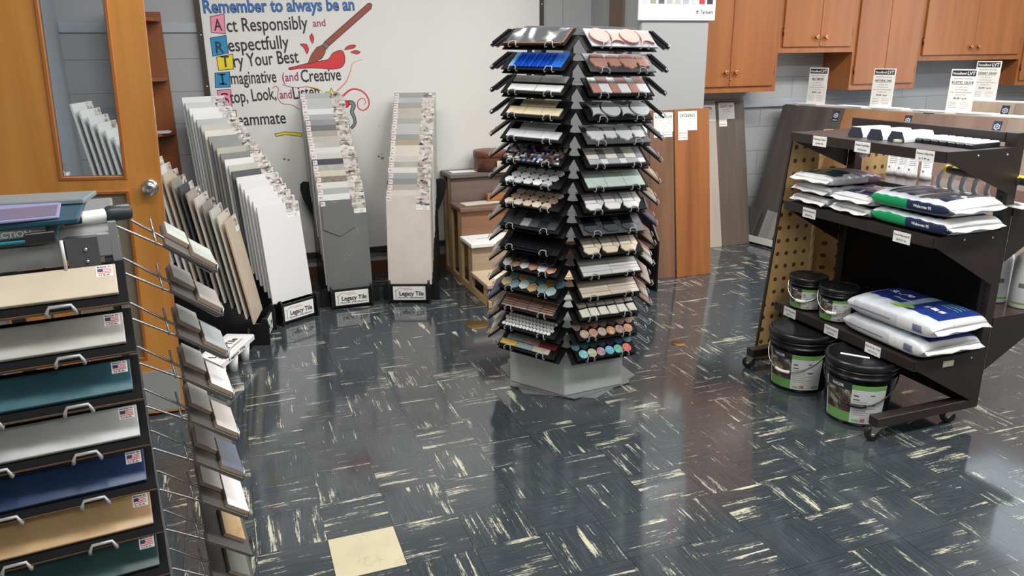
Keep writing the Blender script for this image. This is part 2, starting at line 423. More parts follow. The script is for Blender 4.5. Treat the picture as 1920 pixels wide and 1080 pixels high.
for ch, m, pts in (('A', PNK, [(-0.026, 1.833), (0.06, 1.85), (0.054, 1.728), (-0.03, 1.736)]), ('R', CYN, [(-0.042, 1.702), (0.057, 1.718), (0.06, 1.608), (-0.038, 1.589)]),
                   ('T', YEL, [(-0.017, 1.584), (0.086, 1.601), (0.08, 1.507), (-0.013, 1.5)]), ('I', CYN, [(-0.038, 1.483), (0.053, 1.489), (0.048, 1.393), (-0.046, 1.39)]),
                   ('S', PNK, [(-0.036, 1.373), (0.048, 1.377), (0.045, 1.265), (-0.036, 1.271)]), ('T', YEL, [(-0.02, 1.238), (0.065, 1.242), (0.067, 1.14), (-0.018, 1.14)])):
    wpoly('letter_block', m, pts, outline=MK)
    cx = sum(p[0] for p in pts) / 4; z0 = min(p[1] for p in pts)
    if ch == 'I':
        bI = MB(); A_ = T(cx, -0.0272, z0 + 0.018) @ RX(PI / 2)
        for q in ((-0.006, 0.006, 0.0, 0.07), (-0.022, 0.022, 0.0, 0.011), (-0.022, 0.022, 0.06, 0.071)): bI.add([(q[0], q[2], 0), (q[1], q[2], 0), (q[1], q[3], 0), (q[0], q[3], 0)], [(0, 1, 2, 3)], A_)
        bI.build('lettering', MK, wbt)
    else: text(ch, wbt, T(cx, -0.0272, z0 + 0.02) @ RX(PI / 2), 0.075, paint((96, 20, 70), 0.5) if ch == 'S' else MK, 0.05, 'C', 0.015)
RED, BRS = paint((206, 56, 58), 0.5, name='red_marker'), paint((146, 74, 58), 0.5, name='brown_marker')
wpoly('painted_puddle', RED, smooth([(0.434, 1.508), (0.476, 1.517), (0.561, 1.537), (0.647, 1.551), (0.7, 1.561), (0.736, 1.602), (0.796, 1.617), (0.813, 1.565), (0.793, 1.513), (0.727, 1.495), (0.611, 1.505), (0.516, 1.504), (0.443, 1.497), (0.434, 1.508)], 4)[:-1], outline=MK)
for d in ([(0.604, 1.729), (0.615, 1.7), (0.603, 1.665), (0.588, 1.705)], [(0.52, 1.662), (0.561, 1.66), (0.574, 1.629), (0.561, 1.598), (0.544, 1.634)], [(0.812, 1.622), (0.841, 1.648), (0.89, 1.653), (0.878, 1.632)], [(0.854, 1.606), (0.888, 1.618), (0.922, 1.607), (0.897, 1.592)]):
    wpoly('painted_drop', RED, smooth(d + [d[0]], 5)[:-1], outline=MK, ow=0.003)
wpoly('painted_bristles', BRS, [(0.669, 1.656), (0.69, 1.63), (0.68, 1.60), (0.658, 1.567), (0.61, 1.545), (0.56, 1.529), (0.575, 1.565), (0.593, 1.598), (0.63, 1.64)], 0.0272, MK, 0.003)
wpoly('painted_ferrule', paint((120, 112, 108), 0.5), [(0.683, 1.674), (0.713, 1.649), (0.693, 1.626), (0.665, 1.652)], 0.0274, MK, 0.003)
wpoly('painted_handle', BRS, [(0.995, 1.923), (1.012, 1.926), (1.022, 1.915), (1.014, 1.889), (0.713, 1.649), (0.683, 1.674)], 0.0272, MK, 0.004)
wline('painted_spiral', RED, [(0.754, 1.28), (0.79, 1.322), (0.847, 1.358), (0.913, 1.345), (0.954, 1.296), (0.956, 1.241), (0.915, 1.212), (0.88, 1.233), (0.883, 1.276), (0.915, 1.295), (0.936, 1.275), (0.923, 1.248)], 0.014, 0.004)
wline('painted_streamer', paint((214, 140, 90), 0.5), [(0.743, 1.35), (0.807, 1.407), (0.845, 1.48), (0.865, 1.533), (0.938, 1.558)], 0.010, 0.003)
wline('painted_streamer', paint((170, 80, 90), 0.5), [(0.382, 1.4), (0.463, 1.378), (0.548, 1.381), (0.63, 1.353)], 0.005)
wline('painted_streamer', paint((170, 80, 90), 0.5), [(0.316, 1.376), (0.335, 1.391), (0.354, 1.375), (0.349, 1.355), (0.343, 1.313), (0.37, 1.276), (0.432, 1.263), (0.482, 1.23)], 0.005)
wline('painted_streamer', paint((226, 170, 60), 0.5), [(0.56, 1.375), (0.607, 1.368), (0.649, 1.345)], 0.012, 0.003)
wpoly('painted_star', YEL, [(0.705, 1.37), (0.714, 1.345), (0.743, 1.341), (0.719, 1.323), (0.725, 1.298), (0.7, 1.313), (0.674, 1.299), (0.683, 1.324), (0.663, 1.343), (0.692, 1.345)], outline=MK, ow=0.003)
wline('painted_tube', MK, [(0.80, 1.262), (0.835, 1.268), (0.85, 1.245), (0.835, 1.205), (0.848, 1.165), (0.85, 1.122), (0.82, 1.09)], 0.034, 0.02)
wline('painted_tube', paint((130, 134, 138), 0.5), [(0.80, 1.262), (0.835, 1.268), (0.85, 1.245), (0.835, 1.205), (0.848, 1.165), (0.85, 1.122), (0.82, 1.09)], 0.02, 0.01, 0.0268)
wpoly('painted_dot', paint((226, 40, 50), 0.5), [(0.796 + 0.026 * math.cos(t), 1.26 + 0.024 * math.sin(t)) for t in [k * PI / 9 for k in range(18)]], 0.0275, MK)
wpoly('painted_ribbon', YEL, [(0.3, 1.075), (0.371, 1.086), (0.431, 1.08), (0.481, 1.071), (0.479, 1.049), (0.422, 1.059), (0.37, 1.068), (0.308, 1.057)], outline=MK)
chip = MB()
for (cx, cz, s_) in ((0.347, 0.90, 0.010), (0.375, 0.893, 0.009), (0.352, 0.925, 0.003), (0.37, 0.928, 0.003), (1.005, 0.884, 0.009), (1.031, 0.87, 0.012), (1.03, 0.90, 0.005), (0.62, 0.73, 0.006), (1.02, 1.10, 0.004), (1.25, 0.98, 0.009), (1.27, 0.99, 0.008)):
    chip.add([(cx + s_ * math.cos(t) * (1 + 0.3 * math.sin(3 * t + cx * 40)), -0.0264, cz + 0.8 * s_ * math.sin(t)) for t in [k * PI / 5 for k in range(10)]], [tuple(range(10))])
chip.build('chipped_spots', paint((128, 122, 108), 0.7), wbt)
# ------------------------------------------------------------------ door
OAK = wood((214, 148, 72), (166, 100, 40), 'Z', 0.55, 0.3, 0.35, 0.2, 'varnished_door_wood')
Md = T(-0.972, 3.59, 0.008) @ T(0.64, 0, 0) @ RY(D2R(2.2)) @ T(-0.64, 0, 0)
dr = tag(bpy.data.objects.new('door_1', None), None, None, None, 'structure'); COL.objects.link(dr); dr.matrix_basis = Md
DW, DT, DH = 0.640, 0.042, 2.05
gx0, gx1, gz0, gz1 = 0.260, 0.507, 1.085, 1.96
px0, px1, pz0, pz1 = 0.260, 0.507, 0.27, 1.03
b = MB()
b.box(0, gx0, 0, DT, 0, DH); b.box(gx1, DW, 0, DT, 0, DH)
for (a0, a1) in ((0, pz0), (pz1, gz0), (gz1, DH)): b.box(gx0, gx1, 0, DT, a0, a1)
b.build('door_leaf', OAK, dr)
TRIMW = wood((188, 118, 56), (150, 88, 38), 'Z', 0.8, 0.35, name='door_trim_wood')
def ring(x0, x1, z0, z1, w, d0, d1):
    b = MB(); b.box(x0, x0 + w, d0, d1, z0, z1); b.box(x1 - w, x1, d0, d1, z0, z1); b.box(x0 + w, x1 - w, d0, d1, z0, z0 + w); b.box(x0 + w, x1 - w, d0, d1, z1 - w, z1); return b
ring(gx0 - 0.004, gx1 + 0.004, gz0 - 0.004, gz1 + 0.004, 0.014, -0.007, DT).build('glazing_bead', TRIMW, dr, bevel=0.002)
ring(px0 - 0.004, px1 + 0.004, pz0 - 0.004, pz1 + 0.004, 0.014, -0.007, DT).build('grille_bead', TRIMW, dr, bevel=0.002)
def glass_mat():
    N = Nt('clear_glass'); t = N.t
    tr = N.n('ShaderNodeBsdfTransparent'); tr.inputs[0].default_value = (0.93, 0.96, 0.97, 1); gl = N.n('ShaderNodeBsdfGlossy'); gl.inputs['Roughness'].default_value = 0.02
    fr = N.n('ShaderNodeFresnel'); fr.inputs[0].default_value = 1.5
    mx = N.n('ShaderNodeMixShader'); N.lk(fr.outputs[0], mx.inputs[0]); N.lk(tr.outputs[0], mx.inputs[1]); N.lk(gl.outputs[0], mx.inputs[2])
    N.lk(mx.outputs[0], t.nodes['Material Output'].inputs['Surface']); return N.m
bx('glass_pane', glass_mat(), gx0 + 0.008, gx1 - 0.008, 0.018, 0.023, gz0 + 0.008, gz1 - 0.008, dr)
def weave_mat():
    N = Nt('woven_grille'); x, y, z = N.sep(N.obj())
    sx = N.math('SINE', N.math('MULTIPLY', x, 2 * PI / 0.011)); sz = N.math('SINE', N.math('MULTIPLY', z, 2 * PI / 0.007))
    p = N.math('MULTIPLY', sx, sz)
    col = N.ramp(N.math('MULTIPLY_ADD', p, 0.5, 0.5), [(0.25, lin((86, 78, 66))), (0.5, lin((140, 128, 108))), (0.8, lin((186, 174, 150)))])
    N.bump(p, 0.6, 0.003); return N.fin(col, 0.6)
bx('vent_grille', weave_mat(), px0 + 0.006, px1 - 0.006, 0.012, 0.03, pz0 + 0.006, pz1 - 0.006, dr)
bx('kick_plate', paint((176, 178, 176), 0.4, 0.2, name='brushed_steel'), 0.01, DW - 0.01, -0.002, 0, 0.012, 0.205, dr)
MB().lathe([(0, 0), (0.034, 0), (0.034, 0.004), (0.028, 0.010), (0.014, 0.014), (0.012, 0.028), (0.016, 0.032), (0.028, 0.044), (0.0295, 0.054), (0.026, 0.064), (0.012, 0.068), (0.008, 0.066), (0, 0.066)], 32, T(0.640 - 0.046, 0, 1.045) @ RX(PI / 2)).build('knob', CHROME, dr)
# corner shelf unit of varnished wood behind the door
t = thing('corner_shelf', 'narrow brown wooden open shelf with rounded shelves behind the door', 'shelf unit', T(-0.52, 5.6, 0.0))
SHW = wood((150, 90, 50), (118, 68, 36), 'Z', 0.7, 0.35, name='brown_shelf_wood')
bx('back_panel', SHW, -0.06, 0.20, -0.02, 0.0, 0, 1.86, t); bx('side_panel', SHW, -0.08, -0.06, -0.25, 0, 0, 1.86, t)
for zz in (0.35, 0.75, 1.10, 1.44, 1.80):
    MB().prism([(-0.06, -0.02), (-0.06, -0.25)] + [(-0.055 + 0.25 * math.sin(a), -0.02 - 0.23 * math.cos(a)) for a in [k * PI / 20 for k in range(11)]], zz, zz + 0.022).build('shelf', SHW, t, bevel=0.003)
t2 = thing('paper_stack', 'few folded white papers lying on the rounded wooden shelf', 'papers', T(-0.40, 5.47, 1.122))
for k in range(3): bx('sheet', paint((225, 222, 226), 0.5), -0.04, 0.05, -0.06, 0.05, k * 0.004, k * 0.004 + 0.003, t2, RZ(0.12 * k))
# ------------------------------------------------------------------ wall cabinets
CW = wood((166, 104, 54), (134, 76, 36), 'Z', 0.5, 0.38, 0.3, 0.1, 'varnished_cabinet_wood')
COP = metal((206, 140, 98), 0.25, 'copper')
def knob(parent, x, z, y=0.0):
    MB().lathe([(0, 0), (0.009, 0), (0.007, 0.008), (0.008, 0.012), (0.017, 0.020), (0.019, 0.026), (0.016, 0.031), (0.010, 0.029), (0.004, 0.0285), (0, 0.030)], 24, T(x, y, z) @ RX(PI / 2)).build('knob', COP, parent)
def cabinet(x0, x1, z0, seam, kz, label, key=True, z1=2.62):
    t = thing('wall_cabinet', label, 'wall cabinet', T(x0, 5.6, z0), 'varnished wall cabinets')
    w = x1 - x0; h = z1 - z0; D = 0.33; s = seam - x0
    b = MB(); b.box(0, w, -D, -D + 0.02, 0, h)
    b.box(0, 0.018, -D + 0.02, 0, 0, h); b.box(w - 0.018, w, -D + 0.02, 0, 0, h); b.box(0.018, w - 0.018, -D + 0.02, 0, 0.03, 0.048); b.box(0.018, w - 0.018, -0.012, 0, 0.048, h)
    b.build('carcass', CW, t)
    for (a, c, kx) in ((0.03, s - 0.0015, s - 0.045), (s + 0.0015, w - 0.035, s + 0.045)):
        d = bx('door', CW, a, c, -D - 0.018, -D - 0.0005, 0.045, h - 0.03, t, bevel=0.003)
        knob(d, kx, kz - z0, -D - 0.018)
        e = a if a < s - 0.01 else c
        for hz in (0.13, h * 0.55):
            MB().tube([(e, -D - 0.010, hz), (e, -D - 0.010, hz + 0.06)], 0.006).build('hinge', metal((110, 84, 60), 0.4, 'bronze_hinge'), d)
    if key: MB().lathe([(0, 0), (0.008, 0), (0.008, 0.004), (0.003, 0.004), (0, 0.002)], 16, T(s + 0.012, -D - 0.018, kz - z0 - 0.055) @ RX(PI / 2)).build('lock', COP, t)
cabinet(3.235, 4.187, 1.272, 3.735, 1.425, 'tall wooden wall cabinet with two doors immediately right of the grey pillar')
cabinet(4.187, 4.935, 1.567, 4.575, 1.685, 'short wooden wall cabinet, the one above the left gap, between two tall cabinets')
cabinet(4.935, 5.652, 1.262, 5.285, 1.40, 'tall wooden wall cabinet in the middle of the row, behind the second sign card', False)
cabinet(5.652, 6.862, 1.488, 6.26, 1.60, 'wide short wooden wall cabinet above the rightmost price cards', False)
cabinet(6.862, 7.7, 1.255, 7.28, 1.40, 'wooden wall cabinet cut off at the right edge of the photo', False)
# colour card board hung on the pillar
t = thing('colour_chart', 'white framed colour sample chart hung high on the grey pillar', 'sample chart', T(2.660, 4.818, 1.787))
bx('board', PAPER, 0, 0.60, -0.018, 0, 0, 0.62, t, bevel=0.004)
cols = [(200, 206, 208), (158, 156, 142), (92, 96, 102), (176, 176, 178), (188, 184, 180), (176, 174, 176), (196, 200, 202), (196, 52, 70), (52, 56, 66)]
for j in range(6):
    for i, c in enumerate(cols):
        cc = c if j == 0 else tuple(max(20, min(240, v + rnd.randint(-30, 30))) for v in c)
        bx('swatch', stone(cc, 0.05, sc=40), 0.02 + i * 0.0635, 0.02 + i * 0.0635 + 0.045, -0.0195, -0.018, 0.108 + j * 0.085, 0.108 + j * 0.085 + 0.072, t)
text('Tarkett', t, T(0.475, -0.0185, 0.046) @ RX(PI / 2), 0.024, INK, 0.105, 'L', 0.015)
b = MB()
for k in range(9):
    a0, a1 = 0.5 + k * 0.6, 0.5 + (k + 1) * 0.6; R = 0.013
    b.add([(0.455 + R * math.cos(a0), -0.0186, 0.056 + R * math.sin(a0)), (0.455 + R * math.cos(a1), -0.0186, 0.056 + R * math.sin(a1)), (0.455 + R * 0.72 * math.cos(a1), -0.0186, 0.056 + R * 0.72 * math.sin(a1)), (0.455 + R * 0.72 * math.cos(a0), -0.0186, 0.056 + R * 0.72 * math.sin(a0))], [(0, 1, 2, 3)])
b.add([(0.455 + 0.006 * math.cos(q), -0.0186, 0.058 + 0.006 * math.sin(q)) for q in [k * PI / 6 for k in range(12)]], [tuple(range(12))])
b.build('logo', INK, t)
# ------------------------------------------------------------------ racks of large tile samples
RB = paint((20, 20, 23), 0.4, name='black_rack_board')
REDINK = paint((196, 60, 60), 0.5, name='red_print')
def rack(x, y, yaw, lean, w, h, st, z0, dz, cols, label, phrase, grp, sign=True, n=None, flags=True, front_caption=True):
    M = T(x, y, 0) @ RZ(yaw)
    n = n or len(cols)
    r = thing('tile_rack', label, 'tile rack', M, 'black waterfall tile racks' if sign else None)
    L = st * (n - 1)
    yb = L + 0.035
    for sx in (-1, 1):
        X = sx * 0.130
        poly = [(-0.072, 0.0), (-0.075, 0.12), (-0.068, 0.150), (-0.055, 0.162), (-0.040, 0.158), (-0.030, 0.140), (-0.026, z0 - 0.002)]
        for k in range(n):
            poly += [(st * k - 0.022, z0 + dz * k - 0.001), (st * (k + 1) - 0.022 if k < n - 1 else yb, z0 + dz * k - 0.001)]
        poly += [(yb, 0.0)]
        MB().prism(poly, -0.006, 0.006, frame((X, 0, 0), (0, 1, 0), (0, 0, 1), (1, 0, 0))).build('side_panel', RB, r)
        foot = [(0.0, 0.0), (0.052, 0.0), (0.058, 0.05), (0.052, 0.095), (0.036, 0.118), (0.018, 0.122), (0.0, 0.10)]
        MB().prism([(X + sx * (0.006 + a), c) for a, c in foot], -0.006, 0.006, frame((0, 0.03, 0), (1, 0, 0), (0, 0, 1), (0, -1, 0))).build('foot', RB, r)
        ear = [(0.0, 0.52), (0.02, 0.54), (0.062, 0.64), (0.075, 0.70), (0.07, 0.745), (0.05, 0.76), (0.0, 0.752)]
        MB().prism([(X + sx * (0.006 + a), c * min(1, (z0 + dz * (n - 1)) / 0.76)) for a, c in ear], -0.006, 0.006, frame((0, yb - 0.08, 0), (1, 0, 0), (0, 0, 1), (0, -1, 0))).build('brace_ear', RB, r)
    bx('front_panel', RB, -0.124, 0.124, -0.052, -0.040, 0.015, 0.132, r)
    bx('back_panel', RB, -0.124, 0.124, yb - 0.014, yb - 0.004, 0.02, z0 + dz * (n - 1) - 0.004, r)
    if sign:
        s = bx('sign', PAPER, -0.108, 0.108, -0.0545, -0.052, 0.026, 0.118, r)
        A = T(0, -0.0547, 0) @ RX(PI / 2)
        text('Legacy Tile', s, A @ T(0.014, 0.056, 0), 0.030, INK, 0.162, 'C', 0.028)
        text('Flooring Distributors', s, A @ T(0.010, 0.036, 0), 0.011, INK, 0.168, 'C', 0.02)
        b = MB()
        def seg(x0, y0, x1, y1, t_):
            d = Vector((x1 - x0, y1 - y0)).normalized() * t_ / 2; e = Vector((-d.y, d.x))
            b.add([(x0 + e.x, y0 + e.y, 0.0002), (x1 + e.x, y1 + e.y, 0.0002), (x1 - e.x, y1 - e.y, 0.0002), (x0 - e.x, y0 - e.y, 0.0002)], [(0, 1, 2, 3)])
        seg(-0.090, 0.036, -0.090, 0.090, 0.0028); seg(-0.090, 0.036, -0.078, 0.036, 0.0028); seg(-0.096, 0.087, -0.058, 0.109, 0.0024)
        b.build('logo_lines', INK, s, A)
        b = MB(); seg(-0.058, 0.109, -0.018, 0.090, 0.0024)
        for q in (0, 1, 2): seg(-0.036 + q * 0.018, 0.109, -0.006 + q * 0.018, 0.092, 0.0024)
        b.build('logo_roof', REDINK, s, A)
    for k, (c, nm, kw) in enumerate(cols):
        m = stone(c, **kw)
        Mt = M @ T(rnd.uniform(-0.003, 0.003), st * k, z0 + dz * k) @ RX(-lean)
        t = MB().box(-w / 2, w / 2, 0, 0.009, 0, h).build('tile_sample', m, None, Mt)
        tag(t, '%s tile, %s from front, %s' % (nm, ORD[k], phrase), 'tile sample', grp)
        ph = 0.085 if k else 0.060
        pw = 0.088
        bx('photo_sticker', photo_mat(), w / 2 - 0.004 - pw, w / 2 - 0.004, -0.0006, 0, h - 0.003 - ph, h - 0.003, t)
        if k == 0 and front_caption:
            c_ = bx('caption_sticker', PAPER, w / 2 - 0.004 - pw, w / 2 - 0.004, -0.0006, 0, h - 0.092, h - 0.064, t)
            text('LEGACY TILE', c_, T(w / 2 - 0.086, -0.0007, h - 0.078) @ RX(PI / 2), 0.006, INK, 0.034)
            b = MB()
            for q in range(4): b.box(w / 2 - 0.046, w / 2 - 0.046 + 0.03 - 0.006 * (q % 2), -0.0008, -0.0006, h - 0.073 - q * 0.005, h - 0.0715 - q * 0.005)
            b.build('fine_print', GREYINK, c_)
        if flags:
            s_ = bx('flag_sticker', paint((236, 226, 226), 0.5), -w / 2 + 0.006, -w / 2 + 0.034, -0.0006, 0, h - 0.034, h - 0.006, t)
            b = MB(); b.box(-w / 2 + 0.009, -w / 2 + 0.031, -0.0008, -0.0006, h - 0.026, h - 0.014)
            b.box(-w / 2 + 0.009, -w / 2 + 0.019, -0.0009, -0.0007, h - 0.020, h - 0.014, mi=1)
            b.build('flag_print', [paint((214, 196, 196), 0.5), paint((112, 108, 122), 0.5)], s_)
    return r, M
d = {}
def V(v=0.03, vein=0.0, vc=(235, 235, 235), sc=5.0, rough=0.4, thin=0.012): return dict(var=v, vein=vein, veincol=vc, sc=sc, rough=rough, thin=thin)
# front to back
R2 = [((112, 115, 114), 'dark slate grey veined', V(0.05, 0.55, (190, 192, 192), 3.2, 0.35, 0.006)), ((232, 232, 230), 'bright white', V(0.01)), ((176, 178, 176), 'light grey', V(0.03)), ((224, 222, 216), 'chalk white', V(0.02)),
      ((142, 132, 120), 'speckled taupe', V(0.12, sc=40)), ((208, 200, 184), 'beige', V()), ((176, 174, 170), 'speckled pale grey', V(0.08, sc=40)), ((78, 79, 82), 'charcoal', V()), ((208, 206, 200), 'off-white', V()),
      ((214, 214, 210), 'white', V()), ((186, 184, 177), 'greige', V(0.05)), ((188, 184, 175), 'warm greige', V(0.05)), ((170, 162, 152), 'warm taupe', V()), ((116, 117, 118), 'dark grey', V()), ((150, 151, 152), 'mid grey', V()),
      ((176, 178, 180), 'pale blue-grey', V()), ((222, 223, 222), 'white', V()), ((188, 190, 189), 'pale grey cloudy', V(0.04)), ((190, 191, 190), 'pale grey', V()), ((180, 180, 178), 'light grey striped', V(0.05))]
R3 = [((212, 203, 193), 'pale beige linen-look', V(0.03, sc=9)), ((212, 207, 196), 'cream', V()), ((184, 175, 165), 'taupe', V()), ((146, 147, 149), 'mid grey', V()), ((166, 168, 170), 'grey', V()), ((226, 223, 216), 'white', V()), ((178, 174, 168), 'grey stone-look', V(0.07)),
      ((208, 205, 196), 'off-white', V()), ((214, 210, 201), 'ivory', V()), ((216, 208, 196), 'cream', V()), ((176, 160, 140), 'tan', V()), ((154, 154, 152), 'mid grey', V()), ((190, 191, 190), 'light grey', V()), ((192, 192, 190), 'light grey', V()),
      ((172, 172, 165), 'grey-green', V()), ((186, 182, 168), 'greige', V()), ((192, 182, 166), 'sand', V()), ((162, 162, 160), 'cloudy grey', V(0.08)), ((186, 188, 186), 'pale grey', V(0.05)), ((164, 166, 165), 'concrete grey', V(0.06))]
R1 = [((226, 226, 226), 'plain white', V(0.005)), ((224, 224, 224), 'white', V(0.01)), ((226, 226, 224), 'white', V(0.01)), ((226, 226, 226), 'white', V(0.01)), ((222, 222, 222), 'white', V(0.01)), ((224, 224, 224), 'white', V(0.01)),
      ((90, 92, 94), 'charcoal', V()), ((196, 195, 183), 'greige', V()), ((226, 226, 222), 'white', V()), ((130, 131, 130), 'dark grey', V()), ((180, 176, 166), 'greige', V()), ((146, 148, 147), 'grey', V(0.05)), ((144, 146, 145), 'grey', V(0.06)),
      ((215, 213, 203), 'ivory', V()), ((190, 188, 176), 'greige', V()), ((182, 185, 184), 'light grey', V(0.04)), ((224, 225, 224), 'white', V()), ((228, 228, 228), 'white', V()), ((198, 200, 200), 'light marble', V(0.05)), ((216, 219, 219), 'white', V())]
R0 = [((198, 180, 156), 'wood-look beige', V(0.05, sc=9)), ((216, 204, 188), 'cream', V()), ((192, 194, 188), 'pale marble', V(0.05)), ((140, 134, 128), 'grey-brown', V(0.06)), ((206, 202, 192), 'pale grey', V()), ((168, 156, 144), 'taupe stone-look', V(0.07)), ((72, 74, 79), 'charcoal', V()), ((150, 144, 130), 'grey-brown', V(0.05)),
      ((196, 180, 160), 'tan', V())] + [((218 - 3 * (k % 3), 219 - 3 * (k % 3), 216), ['white', 'off-white', 'pale grey'][k % 3], V(0.02)) for k in range(11)]
r2, M2 = rack(0.6426, 4.90, 0.011, 0.066, 0.293, 0.588, 0.0322, 0.1145, 0.0336, R2, 'black tile rack fronted by a dark slate tile, between the other two against the board', 'rack with dark slate front tile', 'tiles in the slate fronted rack')
rack(1.032, 4.845, -0.370, 0.150, 0.290, 0.588, 0.0288, 0.1163, 0.0333, R3, 'black tile rack fronted by a pale beige tile, nearest the wooden steps', 'rack with beige front tile', 'tiles in the beige fronted rack')
rack(0.2674, 4.752, 0.541, 0.106, 0.292, 0.595, 0.0365, 0.135, 0.0325, R1, 'black tile rack fronted by a plain white tile, angled to the right', 'rack with white front tile', 'tiles in the white fronted rack', flags=False)
rack(0.0511, 4.4888, 1.370, 0.155, 0.282, 0.595, 0.0356, 0.132, 0.0339, R0, 'black tile rack fronted by a wood-look tile, turned sideways beside the door', 'sideways rack beside the door', 'tiles in the sideways rack', flags=False)
R4 = [((170, 166, 160), 'pale grey', V()), ((140, 120, 100), 'brown', V(0.08)), ((120, 116, 112), 'grey', V()), ((190, 180, 166), 'cream', V()), ((178, 150, 126), 'tan', V()), ((150, 110, 84), 'brown', V(0.08)), ((196, 150, 110), 'orange-brown', V(0.06)), ((206, 200, 190), 'cream', V()), ((150, 148, 144), 'grey', V()), ((120, 96, 80), 'dark brown', V(0.08)), ((180, 176, 170), 'pale grey', V()), ((98, 92, 88), 'dark grey', V(0.06)), ((170, 130, 100), 'brown', V(0.08)), ((160, 156, 150), 'grey', V())]
rack(-0.40, 4.00, 1.30, 0.155, 0.26, 0.595, 0.030, 0.132, 0.0340, R4, 'low tile rack of brown tiles seen through the door glass', 'low rack seen through the door glass', 'brown tiles behind the door glass', sign=False, flags=False)
# raised hexagon on the slate front tile: a second sample stuck on
hx = MB().prism([(-0.135, 0.545), (-0.135, 0.405), (-0.035, 0.355), (0.065, 0.410), (0.065, 0.535), (-0.03, 0.575)], 0.0, 0.006, M2 @ T(0, 0, 0.1145) @ RX(-0.066) @ RX(PI / 2)).build('hexagon_tile', stone((110, 113, 112), 0.05, 0.5, (170, 172, 172), 3.4, 0.35, name='slate_hexagon', thin=0.006))
tag(hx, 'thin dark slate hexagon tile stuck on the slate front tile', 'tile sample')
# ------------------------------------------------------------------ long flooring planks leaning on pillar and wall
def plank(x0, x1, y0, lean, h, m, label, title, sub, tags, cardx=None):
    M = T((x0 + x1) / 2, y0, 0.001) @ RX(-lean)
    w = x1 - x0
    t = tag(MB().box(-w / 2, w / 2, 0, 0.009, 0, h).build('flooring_plank', m, None, M, 0.0015), label, 'flooring plank')
    if title:
        cx = -w / 2 + 0.030 if cardx is None else cardx; cw = 0.155; ch = 0.134
        c = bx('name_card', PAPER, cx, cx + cw, -0.001, 0, h - 0.016 - ch, h - 0.016, t)
        A = T(cx + cw / 2, -0.0011, h - 0.016) @ RX(PI / 2)
        text(title, c, A @ T(0, -0.040, 0), 0.021, INK, min(0.138, 0.0155 * len(title)), 'C', 0.015)
        for q, s_ in enumerate(sub): text(s_, c, A @ T(0, -0.058 - 0.019 * q, 0), 0.0085, GREYINK, 0.0065 * len(s_), 'C')
        for (a0, a1, b0, b1, s_) in tags:
            g = bx('price_tag', PAPER, cx + a0, cx + a1, -0.001, 0, h - 0.152 - b1, h - 0.152 - b0, t)
            text(s_, g, T(cx + (a0 + a1) / 2, -0.0011, h - 0.152 - b1 + 0.012) @ RX(PI / 2), 0.010, INK, (a1 - a0) * 0.86, 'C', 0.01)
    return t
plank(2.974, 3.262, 4.655, 0.127, 1.205, wood((160, 102, 56), (120, 70, 40), 'Z', 0.5, 0.35, 0.25), 'orange-brown flooring plank leaning on the pillar, frontmost beside dark brown planks', 'DECKERED', ['FP Loose Lay Click', '7 in x 48 in', '20 mil wear'], [(0, 0.076, 0, 0.032, '$44.90 each'), (0, 0.076, 0.034, 0.064, 'On hand')])
plank(2.775, 2.968, 4.668, 0.118, 1.20, wood((138, 102, 78), (102, 74, 58), 'Z', 0.8, 0.35, 0.1), 'mid brown flooring plank leaning on the pillar, left of the orange-brown one', 'RUSTIC OLIVE', ['FP Loose Lay Click', '9 in x 60 in plank', '12 mil wear', 'x 48'], [(0, 0.072, 0, 0.034, '10 boxes'), (0.076, 0.148, 0, 0.034, '$44.90 each')], -0.062)
plank(2.575, 2.768, 4.64, 0.14, 1.20, wood((96, 74, 64), (70, 54, 48), 'Z', 0.8, 0.35, 0.1), 'dark brown flooring plank partly hidden behind the right side of the tile tower', 'SMOKED', ['FP Loose Lay', '7 in x 48 in'], [], -0.075)
plank(3.832, 4.116, 5.33, 0.198, 1.212, wood((106, 94, 85), (72, 63, 57), 'Z', 0.6, 0.4, 0.15), 'dark grey wood-look plank leaning on the back wall', 'GRANITE GREY', ['FP Loose Lay', '7 in x 48 in'], [(0, 0.076, 0, 0.058, '$44.90 each')])
plank(3.545, 3.828, 5.325, 0.198, 1.200, wood((196, 186, 172), (176, 166, 152), 'Z', 0.6, 0.4), 'pale oyster coloured plank leaning on the back wall', 'OYSTER', ['FP Loose Lay Click', '7 in x 48 in'], [(-0.01, 0.07, 0, 0.060, '$44.90 each')], 0.115 - 0.13)
plank(3.30, 3.53, 5.335, 0.195, 1.18, wood((70, 58, 54), (50, 42, 40), 'Z', 0.6, 0.4), 'blackish plank on the back wall showing only a sliver beside the pillar', 'WALNUT', [], [], -0.045)
# small dark stand behind the tile tower
t = thing('sample_stand', 'dark slant-topped sample stand just right of the tile tower, before the planks', 'sample stand', T(2.50, 4.43, 0))
for sx in (0.0, 0.16): MB().prism([(0, 0), (0.30, 0), (0.30, 0.62), (0.22, 0.62), (0.0, 0.36)], -0.006, 0.006, frame((sx, -0.02, 0), (0, 1, 0), (0, 0, 1), (1, 0, 0))).build('side_panel', RB, t)
bx('shelf', wood((110, 86, 70), (80, 62, 52), 'X'), 0.006, 0.154, 0.02, 0.26, 0.30, 0.315, t)
bx('shelf', wood((110, 86, 70), (80, 62, 52), 'X'), 0.006, 0.154, 0.02, 0.26, 0.05, 0.065, t)
